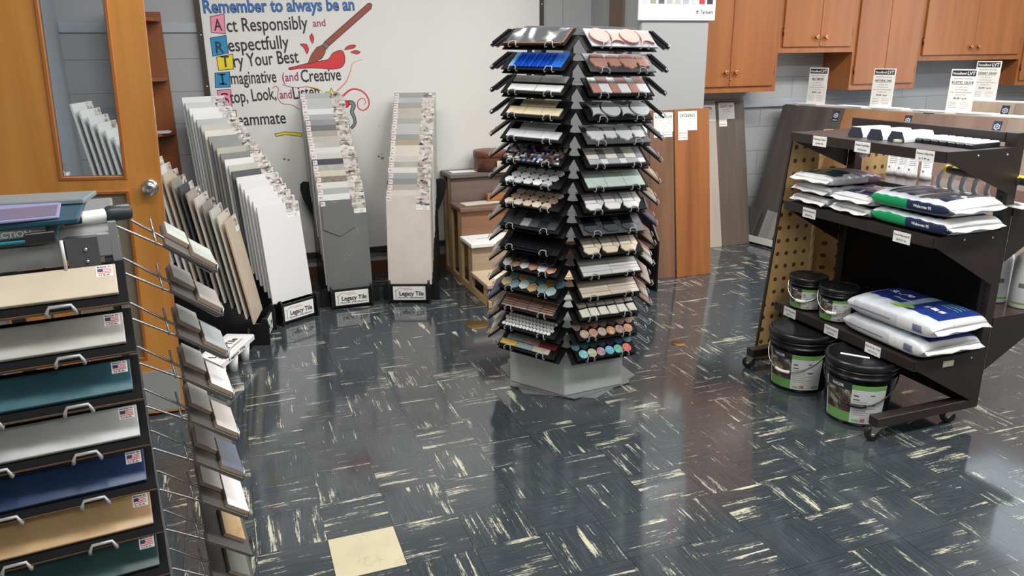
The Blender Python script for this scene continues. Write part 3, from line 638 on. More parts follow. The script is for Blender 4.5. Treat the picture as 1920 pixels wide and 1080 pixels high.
# ------------------------------------------------------------------ stair-tread display
PINE = wood((212, 178, 134), (186, 148, 104), 'Z', 0.7, 0.55, name='pine_frame')
t = thing('stair_display', 'wooden model staircase clad in flooring samples with open framed side', 'stair display', T(1.47, 4.50, 0))
SW = 0.62
ys = [0.02, 0.35, 0.59, 0.83, 1.06]; zs = [0.158, 0.354, 0.556, 0.757]
TRD = [wood((210, 190, 160), (182, 160, 132), 'X', 0.7, 0.4), PAPER, wood((136, 106, 88), (108, 84, 70), 'X', 0.7, 0.4), wood((118, 110, 104), (96, 88, 84), 'X', 0.7, 0.4)]
RIS = [wood((150, 134, 118), (118, 104, 92), 'X', 0.7, 0.4), wood((176, 156, 132), (146, 126, 106), 'X', 0.7, 0.4), wood((146, 106, 78), (116, 84, 62), 'X', 0.7, 0.4), wood((122, 104, 94), (98, 84, 78), 'X', 0.7, 0.4)]
for i in range(4):
    zb = zs[i - 1] if i else 0.0
    bx('riser', RIS[i], 0.0, SW, ys[i], ys[i] + 0.012, zb + 0.001, zs[i] - 0.03, t)
    bx('tread', TRD[i], -0.012, SW + 0.012, ys[i] - 0.028, ys[i + 1] + 0.01, zs[i] - 0.028, zs[i], t, bevel=0.004)
    for sx in (0.0, SW - 0.02):
        bx('post', PINE, sx, sx + 0.02, ys[i] + 0.014, ys[i] + 0.09, 0.04, zs[i] - 0.03, t)
for sx in (0.0, SW - 0.02):
    bx('bottom_rail', PINE, sx, sx + 0.02, 0.0, 1.06, 0, 0.04, t); bx('post', PINE, sx, sx + 0.02, 1.02, 1.06, 0.04, zs[3] - 0.03, t)
bx('back_panel', PINE, 0.02, SW - 0.02, 1.045, 1.06, 0.0, zs[3] - 0.03, t)
def paper(name, label, x, y, z, w, d, a, m=PAPER, words=None):
    o = MB().box(-w / 2, w / 2, -d / 2, d / 2, 0, 0.0012).build(name, m, None, T(x, y, z) @ RZ(a))
    tag(o, label, 'paper')
    if words: text(words, o, T(0, -0.005, 0.0014), 0.018, INK, w * 0.5, 'C')
    return o
paper('leaflet', 'white leaflet lying on the top tread of the model staircase', 1.60, 5.44, 0.7575, 0.20, 0.11, 0.0)
paper('leaflet', 'printed leaflet on the second highest tread of the model staircase', 1.66, 5.22, 0.5565, 0.28, 0.13, 0.1, paint((216, 212, 200), 0.5))
paper('label_sheet', 'small white label sheet on the white tread of the model staircase', 1.60, 4.96, 0.3545, 0.22, 0.12, -0.02, PAPER, 'DURABLE')
paper('label_sheet', 'small cream label sheet on the lowest tread of the model staircase', 1.66, 4.66, 0.1585, 0.22, 0.12, -0.05, paint((236, 228, 206), 0.5), 'HICKORY')
t = tag(bx('wood_block', wood((186, 126, 82), (160, 104, 64), 'X', 0.8), 0, 0.16, 0, 0.07, 0, 0.05, None, T(1.72, 5.24, 0.558) @ RZ(-0.1), 0.002), 'small tan wooden block on the second highest tread of the model staircase', 'wood block')
t = thing('round_box', 'round brown lidded box on top of the model staircase', 'round box', T(1.80, 5.42, 0.7575))
HB = wood((124, 82, 62), (98, 64, 50), 'X', 0.6, 0.4)
MB().lathe([(0, 0), (0.118, 0), (0.118, 0.115)], 40).build('body', HB, t); MB().lathe([(0.118, 0.105), (0.123, 0.105), (0.123, 0.145), (0.118, 0.150), (0, 0.152)], 40).build('lid', HB, t)
t = tag(bx('sample_card', paint((206, 194, 172), 0.5), -0.07, 0.07, 0, 0.006, 0, 0.085, None, T(1.88, 5.275, 0.7575) @ RX(-0.1)), 'cream card standing against the round brown box', 'card')
# ------------------------------------------------------------------ plank display on angled frame by the right wall side
def lvt(o, length, name_label, panels, grp, zt=1.15, y_bot=-0.33, tray=True):
    e = Vector((0.179, -0.984, 0)).normalized(); bk = Vector((-e.y, e.x, 0))
    M = frame((o[0], o[1], 0), e, bk, (0, 0, 1))
    d_ = thing('plank_display', name_label, 'display stand', M)
    lean = math.atan2(-y_bot, zt - 0.06); hl = math.hypot(y_bot, zt - 0.06)
    WM = paint((222, 222, 218), 0.4, name='white_laminate')
    for xx in (0.012, length / 2, length - 0.03):
        MB().prism([(y_bot + 0.02, 0.0), (0.22, 0.0), (0.12, zt - 0.003), (0.012, zt - 0.003)], -0.008, 0.008, frame((xx, 0, 0), (0, 1, 0), (0, 0, 1), (1, 0, 0))).build('end_panel', RB, d_)
    bx('top_ledge', WM, 0, length, 0.012, 0.13, zt - 0.002, zt + 0.008, d_)
    if tray:
        bx('tray', WM, -0.06, length, y_bot - 0.055, y_bot + 0.02, 0.035, 0.05, d_); bx('tray_lip', WM, -0.06, length, y_bot - 0.060, y_bot - 0.055, 0.02, 0.075, d_); bx('plinth', RB, 0.02, length - 0.02, y_bot - 0.04, 0.20, 0, 0.034, d_)
    for (x0, x1, m, lab, stick) in panels:
        Mp = M @ T((x0 + x1) / 2, y_bot, 0.051 if tray else 0.06) @ RX(-lean); w = x1 - x0 - 0.002
        p = tag(MB().box(-w / 2, w / 2, -0.009, 0.0, 0, hl).build('flooring_plank', m, None, Mp), lab, 'flooring panel', grp)
        if stick:
            s_ = bx('logo_sticker', paint((40, 52, 74), 0.4, name='navy_print'), w / 2 - stick - 0.056, w / 2 - stick, -0.0098, -0.009, hl - 0.108, hl - 0.020, p)
            A = T(w / 2 - stick - 0.028, -0.0099, hl - 0.058) @ RX(PI / 2) @ S3(0.85, 0.85, 1); b = MB()
            for q in range(16):
                a0, a1 = q * PI / 8, (q + 1) * PI / 8
                b.add([(R * math.cos(a), R * math.sin(a), 0.0001) for R, a in ((0.021, a0), (0.021, a1), (0.014, a1), (0.014, a0))], [(0, 1, 2, 3)])
            b.add([(0.007 * math.cos(a), 0.007 * math.sin(a), 0.0001) for a in [k * PI / 6 for k in range(12)]], [tuple(range(12))])
            for q in range(6):
                b.box(-0.004, 0.004, 0.019, 0.026, 0, 0.0002, RZ(q * PI / 3))
            b.box(-0.024, 0.024, -0.046, -0.040, 0, 0.0002)
            b.build('logo', paint((196, 204, 210), 0.4), s_, A)
    return M
GW = wood((94, 88, 84), (66, 62, 60), 'Z', 0.5, 0.4, 0.1); OW = wood((172, 128, 92), (140, 98, 68), 'Z', 0.5, 0.4, 0.15); BWd = wood((142, 118, 104), (112, 92, 82), 'Z', 0.5, 0.4, 0.15); TWd = wood((150, 134, 122), (126, 110, 100), 'Z', 0.5, 0.4, 0.1); SWd = wood((178, 162, 142), (156, 140, 122), 'Z', 0.5, 0.4, 0.1)
ML = lvt((4.474, 5.495), 2.5, 'long slanted display stand of wood-look flooring behind the rolling cart', [
    (0.0, 0.61, GW, 'dark grey wood-look flooring panel at the left end of the long display', 0.035), (0.61, 1.19, OW, 'orange-tan wood-look flooring panel in the long display', 0.005),
    (1.19, 1.84, BWd, 'brown wood-look flooring panel under the rustic olive sign card', 0.025), (1.84, 2.5, TWd, 'grey-brown wood-look flooring panel at the right end of the long display', 0)], 'flooring panels of the long display')
MR = lvt((5.30, 4.61), 1.6, 'second flooring display stand further back at the right edge', [(0.0, 0.52, SWd, 'sandy beige flooring panel under the desert sand sign card', 0.03), (0.52, 1.6, TWd, 'grey-brown flooring panel of the second display, cut by the photo edge', 0)], 'flooring panels of the second display', 1.2, -0.33, False)
paper_lab = ['leftmost white paper sheet on the ledge of the long display', 'white paper sheet on the display ledge beside the natural oak sign', 'white paper sheets right of the natural oak sign on the ledge', 'white paper sheet at the foot of the rustic olive sign', 'rightmost white paper sheet on the ledge of the long display']
for k, xx in enumerate((0.20, 0.62, 0.95, 1.28, 1.60)):
    o = MB().box(-0.12, 0.12, -0.055, 0.05, 0, 0.004 + 0.002 * (k % 3)).build('paper_sheet', PAPER, None, ML @ T(xx, 0.062, 1.1585) @ RZ(rnd.uniform(-0.06, 0.06))); tag(o, paper_lab[k], 'paper')
def signcard(M, x, y, z, title, lab, price, a=0.0):
    w, h = 0.18, 0.285
    c = thing('sign_card', lab, 'sign card', M @ T(x, y, z) @ RZ(a) @ RX(-0.03), 'flooring price cards')
    bx('card', PAPER, -w / 2, w / 2, 0, 0.003, 0, h, c)
    hd = bx('header', paint((48, 48, 52), 0.5), -w / 2 + 0.008, w / 2 - 0.008, -0.0006, 0, h - 0.046, h - 0.008, c)
    A = T(0, -0.0007, 0) @ RX(PI / 2)
    text('VacuuBond', hd, A @ T(-w / 2 + 0.012, h - 0.036, 0), 0.017, WHITEINK, 0.094, 'L', 0.02); text('LVT', hd, A @ T(w / 2 - 0.013, h - 0.038, 0), 0.023, WHITEINK, 0.052, 'R', 0.03)
    text('Peel & Press Technology', c, A @ T(0, h - 0.066, 0), 0.009, GREYINK, 0.13, 'C')
    text(title, c, A @ T(0, h - 0.096, 0), 0.017, INK, 0.0125 * len(title), 'C', 0.015); bx('underline', INK, -0.006 * len(title), 0.006 * len(title), -0.0008, -0.0002, h - 0.102, h - 0.1005, c)
    for q, s_ in enumerate(('9" x 48" x 3mm', '12 mil wear layer', 'Heavy Commercial Residential', '24 sq ft / box')): text(s_, c, A @ T(0, h - 0.122 - q * 0.0175, 0), 0.008, GREYINK, 0.0052 * len(s_), 'C')
    text(price + ' / sq ft', c, A @ T(0, h - 0.200, 0), 0.012, INK, 0.09, 'C', 0.015)
    b = MB()
    for q in range(4): b.box(-0.075, -0.02, -0.0006, -0.0001, h - 0.222 - q * 0.012, h - 0.2205 - q * 0.012); b.box(0.005, 0.065, -0.0006, -0.0001, h - 0.222 - q * 0.012, h - 0.2205 - q * 0.012)
    b.build('fine_print', GREYINK, c)
signcard(ML, 0.28, 0.045, 1.164, 'BALTIMORE', 'white price card reading Baltimore, leftmost on the display ledge', '$5.89')
signcard(ML, 0.87, 0.045, 1.164, 'NATURAL OAK', 'white price card reading Natural Oak on the display ledge', '$5.89')
signcard(ML, 1.47, 0.045, 1.164, 'RUSTIC OLIVE', 'white price card reading Rustic Olive, largest looking of the cards', '$5.89')
signcard(MR, 0.25, 0.045, 1.209, 'DESERT SAND', 'white price card reading Desert Sand, furthest back behind the nearest card', '$5.89')
# loose samples in the tray
for k, (xx, m, lab) in enumerate(((-0.05, wood((96, 92, 90), (76, 72, 70), 'Z'), 'dark grey loose flooring sample standing at the tray end'), (0.16, wood((150, 148, 146), (128, 126, 124), 'Z'), 'light grey loose flooring sample in the display tray'), (0.33, wood((124, 112, 106), (104, 94, 88), 'Z'), 'brown-grey loose flooring sample in the display tray near the cart'))):
    o = MB().box(0, 0.15, 0, 0.006, 0, 0.26).build('flooring_sample', m, None, ML @ T(xx, -0.368 - 0.004 * k, 0.051) @ RX(-0.28) @ RY(0.10)); tag(o, lab, 'flooring sample', 'loose samples in the display tray')
# ------------------------------------------------------------------ hexagonal tower of mounted tile samples
TC = Vector((1.515, 3.366, 0)); TH = D2R(-115.67); BR = 0.3195
BW_, BDp, BTH = 0.321, 0.113, 0.006
SL = math.atan2(0.0698, 0.0889)
tilt = T(TC.x, TC.y, 0) @ Matrix.Rotation(D2R(1.6), 4, Vector((0.340, 0.940, 0))) @ T(-TC.x, -TC.y, 0)
GMET = paint((138, 141, 142), 0.4, 0.15, 0.03, name='grey_powder_coat'); DMET = paint((84, 86, 90), 0.4, 0.2, 0.04, name='dark_grey_steel')
tw = thing('tile_tower', 'tall hexagonal grey display tower hung with mounted tile samples', 'display tower', T(TC.x, TC.y, 0))
hexa = lambda r, off=0.0: [(r * math.cos(TH + off + k * PI / 3), r * math.sin(TH + off + k * PI / 3)) for k in range(6)]
MB().prism(hexa(0.352, D2R(25)), 0.0, 0.004).build('floor_plate', GMET, tw)
MB().prism(hexa(0.345, D2R(8)), 0.0045, 0.008).build('floor_plate', GMET, tw)
MB().prism(hexa(BR), 0.009, 0.318).build('base', paint((186, 191, 190), 0.4, 0.0, 0.03, name='grey_base_paint'), tw, bevel=0.003)
til0 = T(-TC.x, -TC.y, 0) @ tilt @ T(TC.x, TC.y, 0)
def face_frame(a, d, z):
    n = Vector((math.cos(a), math.sin(a), 0)); t = Vector((-n.y, n.x, 0))
    return frame((n.x * d, n.y * d, z), t, -n, (0, 0, 1))       # x right seen from outside, y inward, z up
ANG = [TH + D2R(-30) + k * PI / 3 for k in range(6)]            # 0 front-left, 1 front-right, 2 right, 5 left
b = MB(); 
ring_o, ring_i = hexa(0.285), hexa(0.255)
for k in range(6):
    p, q, u_, v_ = ring_o[k], ring_o[(k + 1) % 6], ring_i[(k + 1) % 6], ring_i[k]
    b.prism([p, q, u_, v_], 1.655, 1.69)
b.prism(hexa(0.270), 1.690, 1.693)
b.build('top_frame', GMET, tw, til0)
for k in range(6):
    for ux in (-0.075, 0.075):
        MB().box(ux - 0.017, ux + 0.017, -0.002, 0.008, 0.31, 1.66, face_frame(ANG[k], 0.232, 0)).build('upright', DMET if k in (5, 4) else GMET, tw, til0)
LDMAX = 0.392
HKM = paint((170, 171, 172), 0.35, name='grey_hook_wire')
def hook(parent, M, ux, dpost, dlow, zlow, mat=HKM, wid=0.020, r=0.0022):
    """U of wire from the post out along the underside of a board and up round its lower edge; frame: x right, y inward, z up at the face axis"""
    pts = []
    g = math.tan(SL); zt = lambda d_: zlow + (dlow - d_) * g
    for sx in (-1, 1):
        side = [(ux + sx * wid, -dpost, zlow + 0.064), (ux + sx * wid, -(dlow - 0.092), zlow + 0.064), (ux + sx * wid, -(dlow - 0.006), zlow - 0.003), (ux + sx * wid, -(dlow + 0.006), zlow - 0.004), (ux + sx * wid * 0.95, -(dlow + 0.010), zlow + 0.006), (ux + sx * wid * 0.8, -(dlow + 0.004), zlow + 0.015), (ux + sx * wid * 0.45, -(dlow - 0.001), zlow + 0.0195)]
        pts += side if sx < 0 else list(reversed(side))
    return MB().tube(pts, r, 6, M).build('hook', mat, parent)
def board_frame(a, k, base=0.0, z1=1.6105, sp=0.09854, dlow=0.392):
    n = Vector((math.cos(a), math.sin(a), 0)); t = Vector((-n.y, n.x, 0)); v = (-n * math.cos(SL) + Vector((0, 0, math.sin(SL))))
    o = Vector((TC.x, TC.y, 0)) + n * dlow + Vector((0, 0, z1 - sp * k))
    return tilt @ frame(o, t, v, t.cross(v))
# --- pieces for the boards. every piece: (polygon in u v, material, thickness)
def circ(u, v, r, n=24): return [(u + r * math.cos(2 * PI * k / n), v + r * math.sin(2 * PI * k / n)) for k in range(n)]
def rect(u0, u1, v0, v1, g=0.0008): return [(u0 + g, v0 + g), (u1 - g, v0 + g), (u1 - g, v1 - g), (u0 + g, v1 - g)]
def hexp(u, v, w, h): return [(u - w / 2, v), (u - w / 4 * 1.05, v + h / 2), (u + w / 4 * 1.05, v + h / 2), (u + w / 2, v), (u + w / 4 * 1.05, v - h / 2), (u - w / 4 * 1.05, v - h / 2)]
def hexv(u, v, r): return [(u + r * math.cos(PI / 6 + k * PI / 3), v + r * math.sin(PI / 6 + k * PI / 3)) for k in range(6)]
def concave(u, v, w, h):
    P = []
    for k in range(9): s = -1 + k / 4; P.append((u + s * w / 2, v + h / 2 - 0.26 * h * (1 - s * s) * 0.8))
    for k in range(1, 9): s = 1 - k / 4; P.append((u + w / 2 - 0.2 * w * (1 - s * s), v + s * h / 2))
    for k in range(1, 9): s = 1 - k / 4; P.append((u + s * w / 2, v - h / 2 + 0.26 * h * (1 - s * s) * 0.8))
    for k in range(1, 8): s = -1 + k / 4; P.append((u - w / 2 + 0.2 * w * (1 - s * s), v + s * h / 2))
    return P
def lantern(u, v, w, h, bul):
    P = []
    for k in range(56):
        a = 2 * PI * k / 56; r = 0.94 + 0.075 * math.cos(8 * a) + (0.03 if bul > 0 else -0.05) * math.cos(4 * a)
        P.append((u + w / 2 * r * math.copysign(abs(math.cos(a)) ** 0.75, math.cos(a)), v + h / 2 * r * math.copysign(abs(math.sin(a)) ** 0.75, math.sin(a))))
    return P
gl = lambda c, r=0.12, var=0.03, **k: stone(c, var, rough=r, **k)
WHT, LGY = gl((226, 227, 228), 0.2, 0.01), gl((196, 198, 200), 0.25, 0.02)
def B(pieces, label, board=None): return (pieces, label, board)
FLB, FRB = [], []
# 1 feather print tile
def feather_mat():
    N = Nt('feather_print'); v = N.vadd(N.obj(), (0.3, 0.1, 0))
    w = N.n('ShaderNodeTexWave', wave_type='BANDS'); N.lk(v, w.inputs['Vector']); w.inputs['Scale'].default_value = 3.0; w.inputs['Distortion'].default_value = 14.0; w.inputs['Detail'].default_value = 1.5; w.inputs['Detail Scale'].default_value = 2.2
    big = N.noise(v, 9, 1)
    f = N.math('MULTIPLY', w.outputs['Fac'], N.ramp(big, [(0.42, (0.1, 0.1, 0.1)), (0.6, (1, 1, 1))]))
    return N.fin(N.ramp(f, [(0.1, lin((74, 75, 78))), (0.5, lin((122, 122, 122))), (0.75, lin((214, 208, 200)))]), 0.25)
BRE = gl((136, 92, 66), 0.4)
FLB.append(B([(rect(-0.140, 0.146, 0.010, 0.108), feather_mat(), 0.007), (rect(0.146, 0.153, 0.008, 0.110), BRE, 0.0085), (rect(-0.150, 0.146, 0.003, 0.010), BRE, 0.0085)], 'sample board of grey feather patterned tile edged in brown'))
P = []
cb = [(28, 78, 190), (20, 60, 160), (36, 100, 214), (24, 66, 176), (56, 120, 222), (120, 176, 226)]
for k in range(26):
    u = -0.125 + k * 0.0103; c = cb[5] if k < 2 else cb[4] if k > 20 else cb[(k * 7) % 4]
    P.append((rect(u, u + 0.0103, 0.012, 0.105, 0.0005), gl(c, 0.08, 0.12, sc=30), 0.007))
FLB.append(B(P, 'sample board of bright blue glass strips'))
P = []
for (u0, u1) in ((-0.130, 0.008), (0.010, 0.140)): P.append((rect(u0, u1, 0.070, 0.110), gl((196, 196, 194), 0.25), 0.007)); P.append((rect(u0 + 0.004, u1 + 0.004, 0.010, 0.052), WHT, 0.008))
FLB.append(B(P, 'board of four white and light grey subway tiles'))
def five(lo, hi): return [(rect(-0.132 + k * 0.091, -0.132 + (k + 1) * 0.091, 0.010, 0.058), lo, 0.008) for k in range(3)] + [(rect(-0.085 + k * 0.091, -0.085 + (k + 1) * 0.091, 0.060, 0.106), hi, 0.008) for k in range(2)]
FLB.append(B(five(gl((224, 208, 176), 0.2, 0.06), gl((196, 182, 154), 0.25, 0.08)), 'sample board of five glossy beige tiles'))
FLB.append(B(five(gl((212, 216, 218), 0.2, 0.03), gl((176, 180, 182), 0.25, 0.03)), 'sample board of five glossy pale grey tiles'))
def mosaic_mat():
    N = Nt('glass_mosaic'); x, y, z = N.sep(N.obj()); sc = 0.0125
    wn = N.n('ShaderNodeTexWhiteNoise', noise_dimensions='2D'); N.lk(N.comb(N.math('FLOOR', N.math('DIVIDE', x, sc)), N.math('FLOOR', N.math('DIVIDE', y, sc)), 0), wn.inputs['Vector'])
    return N.fin(N.ramp(wn.outputs['Value'], [(0, lin((30, 30, 36))), (0.2, lin((70, 62, 60))), (0.38, lin((150, 140, 132))), (0.52, lin((52, 66, 108))), (0.62, lin((206, 202, 196))), (0.8, lin((110, 92, 80))), (0.92, lin((120, 140, 176)))], 'CONSTANT'), 0.12)
mm = MB()
for i in range(24):
    for j in range(8): mm.prism(rect(i * 0.0125 - 0.15, (i + 1) * 0.0125 - 0.15, 0.0 + j * 0.0125, (j + 1) * 0.0125, 0.0009), 0.0, 0.006)
FLB.append((mm, 'board of small square dark, blue and white glass mosaic', None, mosaic_mat()))
def picket(cs, ro=0.25, w=0.052, h=0.034):
    P = []
    for i in range(5):
        for j in range(3): P.append((hexp(-0.112 + i * 0.050 + (0.018 if j == 1 else 0.0) + (0.03 if j == 2 else 0), 0.022 + j * 0.033, w, h), cs[(i * 2 + j) % len(cs)], 0.007))
    return P
FLB.append(B(picket([gl((226, 228, 230), 0.2, 0.05), gl((212, 214, 216), 0.2, 0.05), gl((196, 197, 198), 0.25, 0.05)]), 'sample board of white marble elongated hexagons'))
FLB.append(B(picket([gl((206, 186, 166), 0.25, 0.1), gl((178, 156, 136), 0.3, 0.1), gl((214, 200, 184), 0.25, 0.08), gl((150, 130, 112), 0.3, 0.1)]), 'sample board of beige and brown marble elongated hexagons'))
P = []
for i in range(6):
    for j in range(2): P.append((rect(-0.142 + i * 0.047, -0.142 + (i + 1) * 0.047, 0.012 + j * 0.047, 0.012 + (j + 1) * 0.047, 0.001), gl([(58, 61, 65), (74, 78, 82), (150, 154, 156), (48, 50, 54)][[0, 0, 2, 1, 3, 1, 3, 1, 3, 0, 1, 0][i + 6 * j]], 0.15), 0.007))
FLB.append(B(P, 'sample board of dark grey square glass tiles, two rows'))
P = []
for i in range(6):
    P.append((rect(-0.142 + i * 0.044, -0.142 + (i + 1) * 0.044, 0.008, 0.040), gl((26, 28, 32), 0.06), 0.007)); P.append((rect(-0.140 + i * 0.046, -0.140 + (i + 1) * 0.046, 0.042, 0.104), gl((20, 21, 24), 0.06), 0.007))
FLB.append(B(P, 'sample board of glossy black glass tiles'))
ms = [metal((206, 206, 206), 0.25, 'brushed_aluminium'), metal((150, 116, 98), 0.3, 'brushed_bronze'), metal((176, 172, 170), 0.3, 'brushed_nickel')]
P = []
for i in range(6): P.append((hexv(-0.120 + i * 0.048, 0.032, 0.0265), ms[i % 2 if i < 4 else (i + 0) % 2], 0.007))
for i, m in ((0, 1), (1, 2), (3, 2), (4, 2)): P.append((hexv(-0.096 + i * 0.048, 0.074, 0.0265), ms[m], 0.007))
FLB.append(B(P, 'sample board of silver and bronze metal hexagons'))
tc = [(176, 160, 124), (122, 146, 154), (176, 200, 196), (180, 150, 100), (134, 158, 160), (160, 186, 182), (112, 136, 136), (168, 138, 92), (106, 138, 136), (92, 116, 122), (148, 116, 70), (86, 122, 134)]
P = []
for i in range(6): P.append((hexv(-0.128 + i * 0.050, 0.030 + (0.0 if i % 2 else 0.006), 0.0275), gl(tc[i], 0.1, 0.12, sc=25), 0.007)); P.append((hexv(-0.104 + i * 0.050, 0.078, 0.0275), gl(tc[6 + i], 0.1, 0.12, sc=25), 0.007))
FLB.append(B(P, 'sample board of teal and amber swirled glass hexagons'))
P = []
for i in range(4):
    for j in range(8): P.append((rect(-0.146 + i * 0.073, -0.146 + (i + 1) * 0.073, 0.010 + j * 0.0125, 0.010 + (j + 1) * 0.0125, 0.0012), wood([(160, 124, 106), (134, 102, 88), (176, 146, 128)][(i * 3 + j) % 3], (96, 70, 60), 'X', 2.0, 0.45), 0.006))
FLB.append(B(P, 'sample board of ribbed brown wood strips in four blocks'))
mm = MB()
for j in range(5):
    for i in range(14): mm.prism(circ(-0.132 + i * 0.0195 + (0.0098 if j % 2 else 0), 0.018 + j * 0.0185, 0.0090, 16), 0, 0.006)
FLB.append((mm, 'sample board of small white penny rounds', None, gl((232, 232, 230), 0.15, 0.01)))
P = []
for i, c in enumerate([(226, 186, 78), (140, 170, 172), (206, 190, 174)]): P.append((rect(-0.150 + i * 0.092, -0.150 + (i + 1) * 0.092, 0.012, 0.044), wood(c, tuple(int(q * 0.75) for q in c), 'X', 1.5, 0.5), 0.008))
for i, c in enumerate([(140, 168, 168), (184, 158, 144), (140, 56, 52)]): P.append((rect(-0.128 + i * 0.092, -0.128 + (i + 1) * 0.092, 0.045, 0.076), wood(c, tuple(int(q * 0.75) for q in c), 'X', 1.5, 0.5), 0.008))
for i, c in enumerate([(128, 150, 148), (96, 120, 120)]): P.append((rect(-0.104 + i * 0.092, -0.104 + (i + 1) * 0.092, 0.077, 0.106), wood(c, tuple(int(q * 0.75) for q in c), 'X', 1.5, 0.5), 0.008))
P.append((rect(0.115, 0.152, 0.085, 0.110), wood((206, 160, 86), (160, 116, 60), 'X', 1.5, 0.5), 0.008))
FLB.append(B(P, 'board of yellow, blue, red and white painted wood'))
# front right
PK = gl((192, 132, 122), 0.6, 0.03); PK2 = gl((184, 138, 126), 0.55, 0.03); G2 = gl((190, 194, 198), 0.3, 0.02)
def rounds(m, first): 
    o = []
    for i in range(4): o.append((circ(-0.105 + i * 0.073, 0.060, 0.045, 32) if (i % 2 == 0) == first else concave(-0.105 + i * 0.073, 0.056, 0.066, 0.080), m, 0.010 if (i % 2 == 0) == first else 0.008))
    return o
LBD = paint((128, 130, 135), 0.5, name='light_board'); GBD = paint((70, 71, 76), 0.45, name='grey_board')
FRB.append(B(rounds(PK, True), 'light board of pink round and curved tiles', LBD))
def arab(m): return [(lantern(-0.105 + i * 0.072, 0.058, 0.078 if i % 2 == 0 else 0.063, 0.094 if i % 2 == 0 else 0.074, 1 if i % 2 == 0 else -1), m, 0.010 - 0.001 * (i % 2)) for i in range(4)]
FRB.append(B(arab(PK2), 'sample board of pink arabesque lantern tiles', GBD))
P = []
for i in range(6):
    wd = (0.040, 0.052)[i % 2]; u0 = -0.140 + (i // 2) * 0.094 + (0.0 if i % 2 == 0 else 0.040)
    P.append((rect(u0, u0 + wd, 0.012, 0.068), PK2 if i % 2 == 0 else WHT, 0.008)); P.append((rect(u0, u0 + wd, 0.069, 0.106), LGY if i % 2 == 0 else PK2, 0.008))
FRB.append(B(P, 'sample board of pink and white checkered tiles'))
FRB.append(B(rounds(G2, False), 'sample board of white round and curved tiles'))
FRB.append(B(arab(gl((206, 209, 212), 0.3, 0.02)), 'sample board of white arabesque lantern tiles', GBD))
P = []
for i in range(6):
    wd = (0.058, 0.036)[i % 2]; u0 = -0.142 + (i // 2) * 0.094 + (0.0 if i % 2 == 0 else 0.058)
    P.append((rect(u0, u0 + wd, 0.040, 0.108), gl((222, 218, 208), 0.3) if i % 2 == 0 else gl((136, 136, 140), 0.3), 0.008)); P.append((rect(u0, u0 + wd, 0.010, 0.039), gl((176, 180, 188), 0.3) if i % 2 == 0 else WHT, 0.008))
FRB.append(B(P, 'sample board of cream and grey column tiles'))
FRB.append(B([(rect(-0.146 + i * 0.097, -0.146 + (i + 1) * 0.097, 0.008, 0.108), gl((188, 204, 196), 0.12, 0.06, sc=20), 0.008) for i in range(3)], 'sample board of three pale green glass tiles'))
def penta(a, b_, c_):
    P = []
    for i in range(3):
        u = -0.140 + i * 0.096
        P.append(([(u, 0.046), (u + 0.056, 0.046), (u + 0.056, 0.108), (u, 0.108)], a, 0.008))
        P.append(([(u - 0.006, 0.028), (u + 0.010, 0.008), (u + 0.062, 0.008), (u + 0.076, 0.028), (u + 0.062, 0.044), (u, 0.044)], b_, 0.008))
        P.append(([(u + 0.059, 0.048), (u + 0.078, 0.030), (u + 0.092, 0.046), (u + 0.084, 0.106), (u + 0.074, 0.112), (u + 0.059, 0.106)], c_, 0.008))
    return P
FRB.append(B(penta(WHT, gl((232, 232, 228), 0.25, 0.01), gl((206, 206, 204), 0.25)), 'sample board of white pointed box tiles'))
FRB.append(B(penta(gl((22, 23, 26), 0.15), gl((70, 74, 80), 0.3), gl((56, 60, 68), 0.3)), 'sample board of black pointed box tiles', GBD))
FRB.append(B(penta(gl((218, 212, 196), 0.25), gl((222, 208, 184), 0.25), gl((204, 190, 168), 0.25)), 'sample board of cream pointed box tiles'))
def linear(c, c2):
    P = []
    for i in range(2):
        for j in range(5): P.append((rect(-0.150 + i * 0.150, -0.150 + (i + 1) * 0.150, 0.006 + j * 0.0208, 0.006 + (j + 1) * 0.0208, 0.0006), wood(c, c2, 'X', 1.0, 0.3), 0.0075 + 0.001 * ((i + j) % 2)))
    return P
FRB.append(B(linear((210, 210, 208), (184, 184, 183)), 'sample board of long pale grey linear tiles'))
FRB.append(B(linear((214, 202, 186), (186, 172, 156)), 'sample board of long beige linear tiles'))
P = []
rr = random.Random(3)
for i in range(6):
    for j in range(2):
        u0 = -0.150 + i * 0.050; v0 = 0.008 + j * 0.051; q = lambda: rr.uniform(-0.006, 0.006)
        P.append(([(u0 + 0.002 + abs(q()), v0 + 0.002 + abs(q())), (u0 + 0.048 + q() * 0.3, v0 + 0.002 + abs(q())), (u0 + 0.048 - abs(q()), v0 + 0.048), (u0 + 0.002, v0 + 0.048 - abs(q()))], gl(rr.choice([(212, 210, 198), (196, 192, 180), (222, 220, 210)]), 0.45, 0.06), 0.009))
FRB.append(B(P, 'sample board of rough cream broken stone pieces'))
def pennies(cs):
    P = []
    for i in range(6): P.append((circ(-0.122 + i * 0.047, 0.030, 0.0225), gl(cs[i], 0.15, 0.18, sc=60, vein=0.6, veincol=(230, 220, 210)), 0.007)); P.append((circ(-0.100 + i * 0.047, 0.078, 0.0225), gl(cs[6 + i], 0.15, 0.18, sc=60, vein=0.6, veincol=(220, 210, 200)), 0.007))
    P.append((circ(-0.146, 0.074, 0.020), gl(cs[0], 0.15, 0.15, sc=60), 0.007))
    return P
FRB.append(B(pennies([(190, 164, 156), (196, 150, 126), (186, 168, 160), (206, 158, 122), (176, 150, 140), (200, 152, 126), (134, 106, 92), (156, 120, 98), (146, 118, 104), (110, 84, 86), (180, 150, 132), (200, 158, 136)]), 'sample board of brown and copper glass rounds'))
